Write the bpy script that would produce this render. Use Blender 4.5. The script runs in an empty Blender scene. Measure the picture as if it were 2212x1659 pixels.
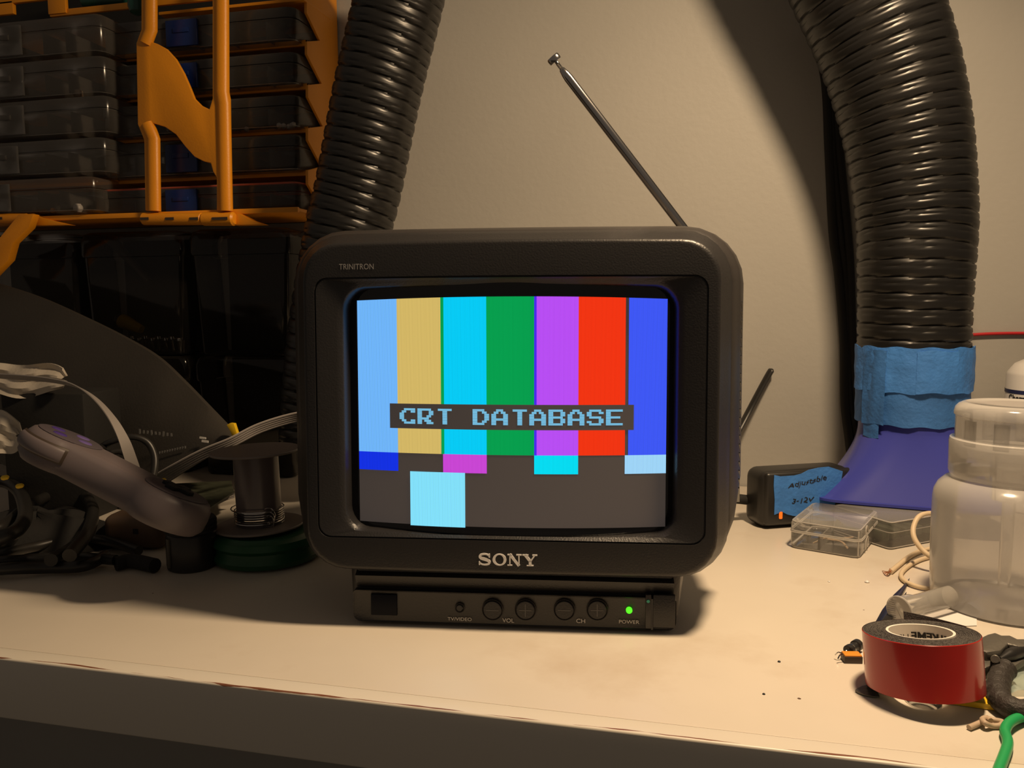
import bpy, bmesh, math, random
from mathutils import Vector as V, Matrix as Mx
random.seed(7)
sc = bpy.context.scene
col = sc.collection
PI = math.pi
F, CX, CY = 1700.0, 1106.0, 829.5      # focal length in pixels of the 2212x1659 frame
DZ = 0.75                              # height of the bench top
CAM = V((0, 0, DZ + 0.20))
CR = Mx.Rotation(math.radians(13.2), 3, 'Z') @ Mx.Rotation(PI/2 - math.atan(174.5/F), 3, 'X') @ Mx.Rotation(math.radians(-.3), 3, 'Z')
HEAD = V((-math.sin(math.radians(13.2)), math.cos(math.radians(13.2)), 0))
YW = 0.88                              # the wall

def ray(px, py): return CR @ V(((px-CX)/F, -(py-CY)/F, -1))
def PL(px, py, o, n):                  # sight line meets a plane
    d = ray(px, py); return CAM + d*((V(o)-CAM).dot(n)/d.dot(n))
def G(px, py, h=0): return PL(px, py, (0, 0, DZ+h), V((0, 0, 1)))
def Y(px, py, y): return PL(px, py, (0, y, 0), V((0, 1, 0)))
def X(px, py, x): return PL(px, py, (x, 0, 0), V((1, 0, 0)))
def P(px, py, f): return PL(px, py, CAM+HEAD*f, HEAD)

# ---------------------------------------------------------------- materials
def srgb(c):
    return tuple((v/255/12.92 if v/255 <= .04045 else ((v/255+.055)/1.055)**2.4) for v in c)
def newmat(name):
    m = bpy.data.materials.new(name); m.use_nodes = True
    nt = m.node_tree; nt.nodes.clear()
    out = nt.nodes.new('ShaderNodeOutputMaterial')
    return m, nt, out
def pmat(name, c, rough=.5, metal=0, bump=0, bscale=300, var=0, vscale=20, spec=.5, coat=0, trans=0, sss=0):
    m, nt, out = newmat(name)
    b = nt.nodes.new('ShaderNodeBsdfPrincipled')
    b.inputs['Base Color'].default_value = (*c, 1)
    b.inputs['Roughness'].default_value = rough
    b.inputs['Metallic'].default_value = metal
    b.inputs['Specular IOR Level'].default_value = spec
    b.inputs['Coat Weight'].default_value = coat
    b.inputs['Transmission Weight'].default_value = trans
    if sss:
        b.inputs['Subsurface Weight'].default_value = sss
        b.inputs['Subsurface Radius'].default_value = (.01, .01, .01)
        b.inputs['Subsurface Scale'].default_value = .5
    tc = nt.nodes.new('ShaderNodeTexCoord')
    if var:
        n = nt.nodes.new('ShaderNodeTexNoise'); n.inputs['Scale'].default_value = vscale; n.inputs['Detail'].default_value = 5
        nt.links.new(tc.outputs['Object'], n.inputs['Vector'])
        mp = nt.nodes.new('ShaderNodeMapRange'); mp.inputs[1].default_value = .3; mp.inputs[2].default_value = .7
        mp.inputs[3].default_value = 1-var; mp.inputs[4].default_value = 1+var
        nt.links.new(n.outputs['Fac'], mp.inputs[0])
        mx = nt.nodes.new('ShaderNodeVectorMath'); mx.operation = 'SCALE'; mx.inputs[0].default_value = c
        nt.links.new(mp.outputs[0], mx.inputs['Scale']); nt.links.new(mx.outputs[0], b.inputs['Base Color'])
    if bump:
        n2 = nt.nodes.new('ShaderNodeTexNoise'); n2.inputs['Scale'].default_value = bscale; n2.inputs['Detail'].default_value = 3
        nt.links.new(tc.outputs['Object'], n2.inputs['Vector'])
        bp = nt.nodes.new('ShaderNodeBump'); bp.inputs['Strength'].default_value = bump; bp.inputs['Distance'].default_value = .001
        nt.links.new(n2.outputs['Fac'], bp.inputs['Height']); nt.links.new(bp.outputs['Normal'], b.inputs['Normal'])
    nt.links.new(b.outputs[0], out.inputs[0])
    return m
def emat(name, c, s=1.0, lines=False):
    m, nt, out = newmat(name)
    e = nt.nodes.new('ShaderNodeEmission'); e.inputs['Strength'].default_value = s
    e.inputs['Color'].default_value = (*c, 1)
    if lines:                          # the vertical phosphor stripes of the tube
        tc = nt.nodes.new('ShaderNodeTexCoord'); w = nt.nodes.new('ShaderNodeTexWave')
        w.inputs['Scale'].default_value = 2*PI/20/.00072; w.inputs['Distortion'].default_value = 0
        nt.links.new(tc.outputs['Object'], w.inputs['Vector'])
        mp = nt.nodes.new('ShaderNodeMapRange'); mp.inputs[3].default_value = .74; mp.inputs[4].default_value = 1.20
        nt.links.new(w.outputs['Fac'], mp.inputs[0])
        mx = nt.nodes.new('ShaderNodeVectorMath'); mx.operation = 'SCALE'; mx.inputs[0].default_value = c
        nt.links.new(mp.outputs[0], mx.inputs['Scale']); nt.links.new(mx.outputs[0], e.inputs['Color'])
    g = nt.nodes.new('ShaderNodeBsdfGlossy'); g.inputs['Roughness'].default_value = .12; g.inputs['Color'].default_value = (.03, .03, .03, 1)
    a = nt.nodes.new('ShaderNodeAddShader')
    nt.links.new(e.outputs[0], a.inputs[0]); nt.links.new(g.outputs[0], a.inputs[1])
    nt.links.new(a.outputs[0], out.inputs[0])
    return m
def clear(name, tint=(1, 1, 1), body=.06, bodycol=(.6, .58, .55), rough=.12, edge=.5, translucent=0.0):
    """thin moulded plastic: mostly see-through, milky by 'body', glossy towards grazing"""
    m, nt, out = newmat(name)
    N = nt.nodes.new
    t = N('ShaderNodeBsdfTransparent'); t.inputs['Color'].default_value = (*tint, 1)
    d = N('ShaderNodeBsdfDiffuse'); d.inputs['Color'].default_value = (*bodycol, 1)
    body_sh = d.outputs[0]
    if translucent:
        tl = N('ShaderNodeBsdfTranslucent'); tl.inputs['Color'].default_value = (*bodycol, 1)
        mm = N('ShaderNodeMixShader'); mm.inputs[0].default_value = translucent
        nt.links.new(d.outputs[0], mm.inputs[1]); nt.links.new(tl.outputs[0], mm.inputs[2]); body_sh = mm.outputs[0]
    lw = N('ShaderNodeLayerWeight'); lw.inputs['Blend'].default_value = .35
    ma = N('ShaderNodeMath'); ma.operation = 'MULTIPLY_ADD'; ma.inputs[1].default_value = edge; ma.inputs[2].default_value = body; ma.use_clamp = True
    nt.links.new(lw.outputs['Facing'], ma.inputs[0])
    m1 = N('ShaderNodeMixShader'); nt.links.new(ma.outputs[0], m1.inputs[0])
    nt.links.new(t.outputs[0], m1.inputs[1]); nt.links.new(body_sh, m1.inputs[2])
    g = N('ShaderNodeBsdfGlossy'); g.inputs['Roughness'].default_value = rough
    fr = N('ShaderNodeFresnel'); fr.inputs['IOR'].default_value = 1.45
    m2 = N('ShaderNodeMixShader'); nt.links.new(fr.outputs[0], m2.inputs[0])
    nt.links.new(m1.outputs[0], m2.inputs[1]); nt.links.new(g.outputs[0], m2.inputs[2])
    nt.links.new(m2.outputs[0], out.inputs[0])
    return m

MT = {}
MT['wall'] = pmat('wall_paint', (.405, .392, .36), .55, bump=.25, bscale=160, var=.035, vscale=6, spec=.3)
def stain(m):
    nt = m.node_tree; b = nt.nodes['Principled BSDF']; src = b.inputs['Base Color'].links[0].from_socket
    tc = nt.nodes.new('ShaderNodeTexCoord'); N = nt.nodes.new
    n = N('ShaderNodeTexNoise'); n.inputs['Scale'].default_value = 9; n.inputs['Detail'].default_value = 9; n.inputs['Roughness'].default_value = .62
    nt.links.new(tc.outputs['Object'], n.inputs['Vector'])
    mp = N('ShaderNodeMapRange'); mp.inputs[1].default_value = .56; mp.inputs[2].default_value = .78; mp.inputs[4].default_value = .38
    nt.links.new(n.outputs['Fac'], mp.inputs[0])
    mx = N('ShaderNodeMix'); mx.data_type = 'RGBA'; mx.inputs[7].default_value = (.40, .28, .17, 1)
    nt.links.new(mp.outputs[0], mx.inputs[0]); nt.links.new(src, mx.inputs[6])
    v = N('ShaderNodeTexVoronoi'); v.inputs['Scale'].default_value = 38; v.inputs['Randomness'].default_value = 1; nt.links.new(tc.outputs['Object'], v.inputs['Vector'])
    lt = N('ShaderNodeMath'); lt.operation = 'LESS_THAN'; lt.inputs[1].default_value = .035; nt.links.new(v.outputs['Distance'], lt.inputs[0])
    g = N('ShaderNodeSeparateColor'); nt.links.new(v.outputs['Color'], g.inputs[0])
    gt = N('ShaderNodeMath'); gt.operation = 'GREATER_THAN'; gt.inputs[1].default_value = .72; nt.links.new(g.outputs[0], gt.inputs[0])
    mm = N('ShaderNodeMath'); mm.operation = 'MULTIPLY'; nt.links.new(lt.outputs[0], mm.inputs[0]); nt.links.new(gt.outputs[0], mm.inputs[1])
    m2 = N('ShaderNodeMix'); m2.data_type = 'RGBA'; m2.inputs[7].default_value = (.12, .07, .045, 1)
    nt.links.new(mm.outputs[0], m2.inputs[0]); nt.links.new(mx.outputs[2], m2.inputs[6]); nt.links.new(m2.outputs[2], b.inputs['Base Color'])
MT['floor'] = pmat('floor_concrete', (.12, .11, .1), .8, var=.2)
MT['desk'] = pmat('bench_laminate', (.66, .60, .51), .32, bump=.04, bscale=90, var=.05, vscale=7, spec=.4)
MT['tvblack'] = pmat('tv_plastic', (.019, .018, .0185), .38, bump=.18, bscale=900, spec=.5)
MT['tvshell'] = pmat('tv_shell_plastic', (.030, .027, .026), .38, bump=.15, bscale=900)
MT['tvgloss'] = pmat('tv_gloss_black', (.012, .012, .014), .22)
MT['sensor'] = pmat('sensor_filter', (.003, .004, .009), .5, spec=.15)
MT['glass'] = pmat('tube_glass', (.006, .006, .008), .08, spec=.6)
MT['letter'] = pmat('silver_letter', (.88, .86, .84), .35)
MT['print'] = pmat('grey_print', (.62, .60, .58), .5)
MT['dimprint'] = pmat('dim_grey_print', (.16, .155, .15), .5)
MT['chrome'] = pmat('chrome', (.62, .60, .58), .16, metal=1)
MT['orange'] = pmat('orange_plastic', (.82, .31, .010), .42, bump=.15, bscale=500, var=.05)
MT['black'] = pmat('black_plastic', (.018, .017, .016), .38)
MT['matteblack'] = pmat('matte_black', (.012, .0115, .011), .8, bump=.2)
MT['hose'] = pmat('hose_black', (.009, .0085, .008), .36, spec=.55)
MT['bluetape'] = pmat('blue_masking_tape', (.05, .21, .62), .62, bump=.6, bscale=260, var=.16, vscale=45)
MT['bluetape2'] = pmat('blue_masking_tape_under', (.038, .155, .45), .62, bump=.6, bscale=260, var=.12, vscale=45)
MT['bluepl'] = pmat('blue_nozzle_plastic', (.050, .060, .34), .22, spec=.22)
MT['red'] = pmat('red_film', (.42, .018, .012), .2, coat=.15, var=.10, vscale=35)
MT['foam'] = pmat('black_foam', (.085, .075, .068), .8, bump=1.0, bscale=1400, var=.35, vscale=900)
MT['card'] = pmat('cardboard_core', (.82, .76, .68), .7)
MT['midprint'] = pmat('mid_grey_print', (.34, .33, .33), .5)
MT['ink'] = pmat('ink', (.015, .014, .014), .6)
MT['navy'] = pmat('navy_ink', (.02, .025, .09), .5)
MT['white'] = pmat('white_paint', (.72, .70, .67), .35)
MT['wire'] = pmat('cream_wire', (.66, .53, .36), .5)
MT['copper'] = pmat('copper_strand', (.55, .22, .10), .35, metal=.8)
MT['green'] = pmat('green_wire', (.02, .36, .11), .35)
MT['yellow'] = pmat('yellow_plastic', (.80, .52, .015), .4)
MT['tan'] = pmat('tan_rubber', (.50, .38, .27), .5)
MT['steel'] = pmat('dull_steel', (.16, .15, .13), .45, metal=.6, bump=.3, bscale=400)
MT['rubber'] = pmat('black_rubber', (.030, .025, .022), .6, bump=.7, bscale=700)
MT['paper'] = pmat('white_paper', (.74, .72, .70), .7)
MT['tissue'] = pmat('tissue', (.50, .45, .38), .85, bump=.6, bscale=120)
MT['orangecap'] = pmat('orange_component', (.75, .28, .02), .5)
MT['browncap'] = pmat('brown_component', (.05, .035, .025), .5)
MT['redwire'] = pmat('red_wire', (.48, .012, .018), .45)
MT['blade'] = pmat('dark_blade', (.02, .021, .03), .25, metal=.5)
MT['pouch'] = pmat('dark_vinyl', (.040, .035, .029), .65, bump=.25, bscale=400, var=.08)
MT['ribbon'] = pmat('grey_ribbon', (.30, .275, .26), .6)
MT['padgrey'] = pmat('pad_grey', (.135, .112, .118), .45)
MT['padface'] = pmat('pad_face', (.085, .072, .085), .5)
MT['purple'] = pmat('purple_button', (.07, .04, .22), .35)
MT['lavender'] = pmat('lavender_button', (.14, .10, .30), .35)
MT['spool'] = pmat('spool_plastic', (.20, .17, .155), .45)
MT['spoolbar'] = pmat('spool_barrel', (.13, .11, .115), .25)
MT['greenpl'] = pmat('green_plastic', (.010, .075, .028), .4)
MT['dkgreen'] = pmat('dark_green_handle', (.01, .06, .045), .3)
MT['pcb'] = pmat('circuit_board', (.05, .055, .035), .5, var=.3, vscale=120)
MT['brown'] = pmat('brown_plastic', (.12, .075, .045), .6, var=.1)
MT['crimson'] = pmat('crimson_plastic', (.20, .01, .03), .5)
MT['blue'] = pmat('blue_latch', (.005, .022, .13), .35)
MT['pink'] = pmat('red_seal', (.45, .09, .05), .5)
MT['clear'] = clear('clear_case', tint=(.86, .84, .82), body=.040, bodycol=(.50, .47, .43), rough=.17, edge=.30)
MT['clearlid'] = clear('clear_case_lid', tint=(.86, .84, .82), body=.05, bodycol=(.5, .47, .43), rough=.17, edge=.18)
MT['smoke'] = clear('smoke_bin', tint=(.70, .69, .68), body=.04, bodycol=(.12, .11, .10), rough=.10, edge=.15)
MT['clearbox'] = clear('clear_box', tint=(.93, .93, .93), body=.08, bodycol=(.66, .64, .6), rough=.07, edge=.45)
MT['clearedge'] = clear('clear_box_edge', tint=(.9, .9, .9), body=.40, bodycol=(.8, .76, .7), rough=.07, edge=.4)
MT['milky'] = clear('milky_bottle', tint=(.985, .98, .97), body=.50, bodycol=(.96, .94, .92), rough=.16, edge=.45, translucent=.55)
MT['milkycap'] = clear('milky_cap', tint=(.985, .98, .97), body=.42, bodycol=(.97, .95, .92), rough=.14, edge=.55, translucent=.5)
MT['vial'] = clear('vial_plastic', tint=(.97, .96, .95), body=.13, bodycol=(.75, .72, .66), rough=.1, edge=.35)
MT['bag'] = clear('teal_bag', tint=(.85, .92, .9), body=.42, bodycol=(.50, .62, .58), rough=.15, edge=.3, translucent=.3)
MT['led'] = emat('green_led', (.10, .95, .02), 1.3)
MT['orangeled'] = emat('orange_led', (1, .14, .01), 1.3)
MT['teal'] = pmat('teal_dot', (.05, .42, .30), .4)

stain(MT['desk'])
# ---------------------------------------------------------------- mesh helpers
class MB:
    def __init__(s): s.bm = bmesh.new(); s.mi = 0
    def _tag(s, vs0, fs0, mat=None):
        pass
    def face(s, vs):
        try:
            f = s.bm.faces.new(vs); f.material_index = s.mi; return f
        except ValueError: return None
    def loft(s, rings, cap0=True, cap1=True, closed=True):
        R = [[s.bm.verts.new(p) for p in r] for r in rings]
        n = len(R[0])
        for a, b in zip(R, R[1:]):
            for i in range(n if closed else n-1):
                j = (i+1) % n; s.face((a[i], a[j], b[j], b[i]))
        if cap0 and closed: s.face(R[0][::-1])
        if cap1 and closed: s.face(R[-1])
        return R
    def lathe(s, o, axis, prof, seg=48, cap0=True, cap1=True):
        o = V(o); a = V(axis).normalized()
        u = a.orthogonal().normalized() if abs(a.z) < .99 else V((1, 0, 0)); u = (u - a*u.dot(a)).normalized(); w = a.cross(u)
        s.loft([[o + a*h + (u*math.cos(2*PI*i/seg) + w*math.sin(2*PI*i/seg))*max(r, 1e-5) for i in range(seg)] for r, h in prof], cap0, cap1)
    def cyl(s, a, b, r, seg=32, r2=None, bev=0):
        a, b = V(a), V(b); L = (b-a).length; r2 = r if r2 is None else r2
        s.lathe(a, b-a, [(r-bev, 0), (r, bev), (r2, L-bev), (r2-bev, L)] if bev else [(r, 0), (r2, L)], seg)
    def tube(s, pts, r, seg=12, res=6, rf=None, flat=None, up=None):
        pts = smooth([V(p) for p in pts], res) if res > 1 else [V(p) for p in pts]
        rings = []; prev = None; acc = 0
        for i, p in enumerate(pts):
            t = (pts[min(i+1, len(pts)-1)] - pts[max(i-1, 0)]).normalized()
            if prev is None:
                u = (V(up) if up else t.orthogonal()); u = (u - t*u.dot(t)).normalized()
            else:
                u = (prev - t*prev.dot(t)).normalized()
            if up: u = V(up); u = (u - t*u.dot(t)).normalized()
            prev = u; w = t.cross(u)
            if i: acc += (pts[i]-pts[i-1]).length
            ring = []
            for k in range(seg):
                th = 2*PI*k/seg
                rr = rf(acc, th, i/(len(pts)-1)) if rf else r
                cu, cw = math.cos(th)*rr, math.sin(th)*rr
                if flat: cu *= flat
                ring.append(p + u*cu + w*cw)
            rings.append(ring)
        s.loft(rings)
    def box(s, c, size, rot=None, bev=0, seg=2):
        b = bmesh.new(); bmesh.ops.create_cube(b, size=1)
        bmesh.ops.scale(b, vec=V(size), verts=b.verts)
        if bev: bmesh.ops.bevel(b, geom=b.edges[:], offset=bev, segments=seg, profile=.5, affect='EDGES')
        m = Mx.Translation(V(c)) @ (rot.to_4x4() if rot else Mx.Identity(4))
        bmesh.ops.transform(b, matrix=m, verts=b.verts); s.merge(b)
    def bb(s, x0, x1, y0, y1, z0, z1, bev=0, seg=2):
        s.box(((x0+x1)/2, (y0+y1)/2, (z0+z1)/2), (abs(x1-x0), abs(y1-y0), abs(z1-z0)), None, bev, seg)
    def prism(s, poly, thick, bev=0, seg=2):     # poly: coplanar 3D points, thick: vector
        b = bmesh.new(); t = V(thick)
        v0 = [b.verts.new(V(p)) for p in poly]; f = b.faces.new(v0)
        r = bmesh.ops.extrude_face_region(b, geom=[f])
        vs = [g for g in r['geom'] if isinstance(g, bmesh.types.BMVert)]
        bmesh.ops.translate(b, vec=t, verts=vs)
        bmesh.ops.recalc_face_normals(b, faces=b.faces)
        if bev:
            es = [e for e in b.edges if len(e.link_faces) == 2 and e.calc_face_angle(0) > .6]
            bmesh.ops.bevel(b, geom=es, offset=bev, segments=seg, profile=.5, affect='EDGES', clamp_overlap=True)
        s.merge(b)
    def merge(s, b):
        mp = {}
        for v in b.verts: mp[v] = s.bm.verts.new(v.co)
        for f in b.faces: s.face([mp[v] for v in f.verts])
        b.free()
    def addmesh(s, me, fn):
        vs = [s.bm.verts.new(fn(v.co)) for v in me.vertices]
        for p in me.polygons: s.face([vs[i] for i in p.vertices])
def smooth(p, n):
    if len(p) < 3: return p
    q = [2*p[0]-p[1]] + p + [2*p[-1]-p[-2]]; o = []
    for i in range(1, len(q)-2):
        a, b, c, d = q[i-1:i+3]
        for k in range(n):
            t = k/n
            o.append(.5*((2*b) + (c-a)*t + (2*a-5*b+4*c-d)*t*t + (3*b-a-3*c+d)*t**3))
    o.append(p[-1]); return o
def rrect(hw, zt, zb, rt, rb, n=6, bt=0, bb_=0, m=10):
    """rounded rectangle in x,z: straight runs subdivided so the long edges can bow"""
    pts = []
    def arc(cx, cz, r, a0):
        for k in range(n+1):
            a = a0 + PI/2*k/n; pts.append((cx + r*math.cos(a), cz + r*math.sin(a)))
    arc(hw-rt, zt-rt, rt, 0)
    for k in range(1, m): pts.append((hw-rt - 2*(hw-rt)*k/m, zt))
    arc(-hw+rt, zt-rt, rt, PI/2)
    arc(-hw+rb, zb+rb, rb, PI)
    for k in range(1, m): pts.append((-hw+rb + 2*(hw-rb)*k/m, zb))
    arc(hw-rb, zb+rb, rb, 1.5*PI)
    zm = (zt+zb)/2
    return [(x, z + ((bt if z > zm else bb_)*(1-(x/hw)**2)*min(1, abs(z-zm)/abs(zt-zm)))) for x, z in pts]
def finish(bm, angle=38):
    bmesh.ops.recalc_face_normals(bm, faces=bm.faces)
    for f in bm.faces: f.smooth = True
    for e in bm.edges:
        if len(e.link_faces) == 2 and e.calc_face_angle(0) > math.radians(angle): e.smooth = False
def tag(o, label=None, cat=None, group=None, kind=None):
    if label: o['label'] = label
    if cat: o['category'] = cat
    if group: o['group'] = group
    if kind: o['kind'] = kind
    return o
def thing(name, label, cat, loc, rot=None, group=None):
    o = bpy.data.objects.new(name, None); col.objects.link(o); o.empty_display_size = .02
    o.matrix_world = Mx.Translation(V(loc)) @ (rot.to_4x4() if rot else Mx.Identity(4))
    return tag(o, label, cat, group)
def mk(name, mb, mats, parent=None, local=False, label=None, cat=None, group=None, kind=None, recalc=True):
    """link one mesh object; world-space geometry is brought into the parent's frame unless local"""
    mats = mats if isinstance(mats, (list, tuple)) else [mats]
    if recalc: finish(mb.bm)
    me = bpy.data.meshes.new(name)
    o = bpy.data.objects.new(name, me)
    if parent is not None:
        o.parent = parent
        if not local:
            root = parent; m = Mx.Identity(4)
            while root is not None: m = root.matrix_basis @ m; root = root.parent
            bmesh.ops.transform(mb.bm, matrix=m.inverted(), verts=mb.bm.verts)
    else:
        xs = [v.co for v in mb.bm.verts]
        c = V(((min(v.x for v in xs)+max(v.x for v in xs))/2, (min(v.y for v in xs)+max(v.y for v in xs))/2, min(v.z for v in xs)))
        bmesh.ops.translate(mb.bm, vec=-c, verts=mb.bm.verts); o.location = c
    mb.bm.to_mesh(me); mb.bm.free()
    for m in mats: me.materials.append(MT[m] if isinstance(m, str) else m)
    col.objects.link(o)
    return tag(o, label, cat, group, kind)
def textmesh(s, w=None, h=None, extr=.0002, bold=0):
    cu = bpy.data.curves.new('t', 'FONT'); cu.body = s; cu.resolution_u = 3; cu.offset = bold
    ob = bpy.data.objects.new('t', cu); col.objects.link(ob)
    dg = bpy.context.evaluated_depsgraph_get(); dg.update()
    me = bpy.data.meshes.new_from_object(ob.evaluated_get(dg))
    bpy.data.objects.remove(ob); bpy.data.curves.remove(cu)
    xs = [v.co.x for v in me.vertices]; ys = [v.co.y for v in me.vertices]
    x0, x1, y0, y1 = min(xs), max(xs), min(ys), max(ys)
    sx = w/(x1-x0) if w else h/(y1-y0); sy = h/(y1-y0) if h else sx
    for v in me.vertices: v.co = V(((v.co.x-(x0+x1)/2)*sx, (v.co.y-(y0+y1)/2)*sy, 0))
    return me
def text_at(s, o, u, v, w, h, bold=0, lift=.0002):
    mb = MB(); o, u, v = V(o), V(u).normalized(), V(v).normalized(); n = u.cross(v)
    mb.addmesh(textmesh(s, w, h, bold=bold), lambda c: o + u*c.x + v*c.y + n*lift)
    return mb

# ================================================================ setting
mb = MB(); mb.bb(-2.2, 1.8, YW, YW+.06, 0, 2.4); mk('wall_back', mb, 'wall', kind='structure')
mb = MB(); mb.bb(-2.2, 1.8, -1.6, YW, -.05, 0); mk('floor', mb, 'floor', kind='structure')

# ================================================================ bench
e0, e1 = G(60, 1424), G(1700, 1632)
YE = (e0.y+e1.y)/2
yl0, yl1 = G(60, 1398), G(1700, 1603); YS = (yl0.y+yl1.y)/2
bench = thing('workbench', 'long off-white laminate workbench with a chipped front edge', 'workbench', (-.1, .62, 0))
mb = MB(); mb.bb(-1.5, 1.2, YS+.0003, YW-.002, DZ-.036, DZ, bev=.0006); mk('bench_top', mb, 'desk', bench)
# nosing strip with the reddish crack that runs along it
m, nt, out = newmat('edge_strip_laminate')
b = nt.nodes.new('ShaderNodeBsdfPrincipled'); b.inputs['Roughness'].default_value = .35
tc = nt.nodes.new('ShaderNodeTexCoord'); sp = nt.nodes.new('ShaderNodeSeparateXYZ'); nt.links.new(tc.outputs['Object'], sp.inputs[0])
n1 = nt.nodes.new('ShaderNodeTexNoise'); n1.inputs['Scale'].default_value = 14; n1.inputs['Detail'].default_value = 8; nt.links.new(tc.outputs['Object'], n1.inputs['Vector'])
def mth(op, a, b_=None, c=None):
    q = nt.nodes.new('ShaderNodeMath'); q.operation = op
    for i, v in enumerate((a, b_, c)):
        if v is None: continue
        if isinstance(v, (int, float)): q.inputs[i].default_value = v
        else: nt.links.new(v, q.inputs[i])
    return q.outputs[0]
off = mth('MULTIPLY_ADD', n1.outputs['Fac'], .0050, -.0025)
dist = mth('ABSOLUTE', mth('ADD', mth('SUBTRACT', sp.outputs['Y'], off), .0050))
n2 = nt.nodes.new('ShaderNodeTexNoise'); n2.inputs['Scale'].default_value = 30; nt.links.new(tc.outputs['Object'], n2.inputs['Vector'])
wdt = mth('MULTIPLY', mth('MAXIMUM', mth('SUBTRACT', n2.outputs['Fac'], .40), 0), .0028)
topm = mth('GREATER_THAN', sp.outputs['Z'], .0352)
mask = mth('MULTIPLY', mth('LESS_THAN', dist, wdt), topm)
mix = nt.nodes.new('ShaderNodeMix'); mix.data_type = 'RGBA'
mix.inputs[6].default_value = (.70, .65, .56, 1); mix.inputs[7].default_value = (.20, .08, .045, 1)
nt.links.new(mask, mix.inputs[0]); nt.links.new(mix.outputs[2], b.inputs['Base Color']); nt.links.new(b.outputs[0], out.inputs[0])
MT['strip'] = m
mb = MB(); mb.bb(-1.5, 1.2, YE, YS, DZ-.036, DZ+.0004, bev=.0012, seg=3); es = mk('edge_strip', mb, 'strip', label='worn front edge strip')
es.parent = bench; es.location = es.location - V(bench.location); es.location.z += 0
for me_v in es.data.vertices: me_v.co.z += 0
for x in (-1.4, 1.1):
    for y in (YE+.06, YW-.06):
        mb = MB(); mb.bb(x-.025, x+.025, y-.025, y+.025, 0, DZ-.0362, bev=.002); mk('leg', mb, 'floor', bench)

# ================================================================ television
TR = Mx.Rotation(math.radians(8.1), 3, 'Z') @ Mx.Rotation(math.radians(-2.3), 3, 'X')
TO = V((-.109, .452, DZ+.1366))                # centre of the bezel panel
LIFT = .1366
def T(x, y, z): return V((x, y, z+LIFT))       # panel-centred frame -> television frame
def tvp(px, py, off=0):                        # pixel -> panel-centred x, z at depth off
    q = TR.transposed() @ (PL(px, py, TO + TR.col[1]*off, TR.col[1]) - TO); return q.x, q.z
tv = thing('crt_television', 'small black portable tube television showing colour bars', 'television', TO - TR.col[2]*LIFT, TR)
def tpart(name, mb, mat, parent=None, **k): return mk(name, mb, mat, parent or tv, local=True, **k)
def ring(y, *a, **k): return [T(x, y, z) for x, z in rrect(*a, **k)]
# shell
mb = MB()
mb.loft([ring(.0185, .1325, .106, -.102, .028, .030, bt=.001),
         ring(.020, .1345, .1075, -.1035, .030, .034, bt=.001),
         ring(.032, .1410, .1110, -.1030, .034, .044, bt=.001),
         ring(.055, .1475, .1135, -.0990, .036, .052, bt=.001),
         ring(.090, .1485, .1130, -.0960, .038, .054),
         ring(.125, .1380, .1060, -.0930, .040, .050),
         ring(.165, .1120, .0900, -.0900, .040, .045),
         ring(.205, .0880, .0700, -.0860, .036, .036),
         ring(.225, .0840, .0660, -.0840, .034, .034)])
shell = tpart('cabinet_shell', mb, 'tvshell')
# vent louvres on each side
for sx in (-1, 1):
    mb = MB()
    for k in range(22):
        z = .058 - k*.0056
        mb.box(T(sx*.1449, .054, z), (.004, .030, .0009), Mx.Rotation(-.5, 3, 'X') @ Mx.Rotation(-sx*.18, 3, 'Z'))
    tpart('vent_louvres', mb, 'tvgloss', shell)
# front frame
mb = MB()
mb.loft([ring(.0180, .1335, .1070, -.1030, .030, .030, bt=.001),
         ring(.0100, .1300, .1045, -.1015, .028, .028, bt=.001),
         ring(0.00280, 0.12480, 0.10000, -0.09900, .022, .024, bt=.0015, bb_=-.001),
         ring(0.00180, 0.12450, 0.09970, -0.09870, .022, .024, bt=.0015, bb_=-.001),
         ring(0.00100, 0.12400, 0.09920, -0.09820, .022, .024, bt=.0015, bb_=-.001),
         ring(0.00040, 0.12330, 0.09850, -0.09750, .022, .024, bt=.0015, bb_=-.001),
         ring(0.00010, 0.12260, 0.09780, -0.09680, .022, .024, bt=.0015, bb_=-.001),
         ring(0.00000, 0.12180, 0.09700, -0.09600, .022, .024, bt=.0015, bb_=-.001),
         ring(.0000, .1171, .0793, -.0793, .008, .008, bt=.0006),
         ring(.0014, .1168, .0790, -.0790, .008, .008, bt=.0006),
         ring(.0014, .1163, .0785, -.0785, .0078, .0078, bt=.0006),
         ring(.0002, .1160, .0782, -.0782, .0075, .0075, bt=.0006),
         ring(.0022, .1045, .0762, -.0792+.004, .014, .014, bt=.001, bb_=-.0015),
         ring(.0034, .1012, .0738, -.0772+.002, .013, .013, bt=.0015, bb_=-.003),
         ring(.0046, .1002, .0730, -.0764+.002, .013, .013, bt=.0015, bb_=-.003),
         ring(.0170, .0985, .0715, -.0735, .012, .012, bt=.001, bb_=-.0015),
         ring(.0240, .0980, .0712, -.0730, .012, .012)], cap0=False, cap1=False)
bez = tpart('bezel', mb, 'tvblack')
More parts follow.
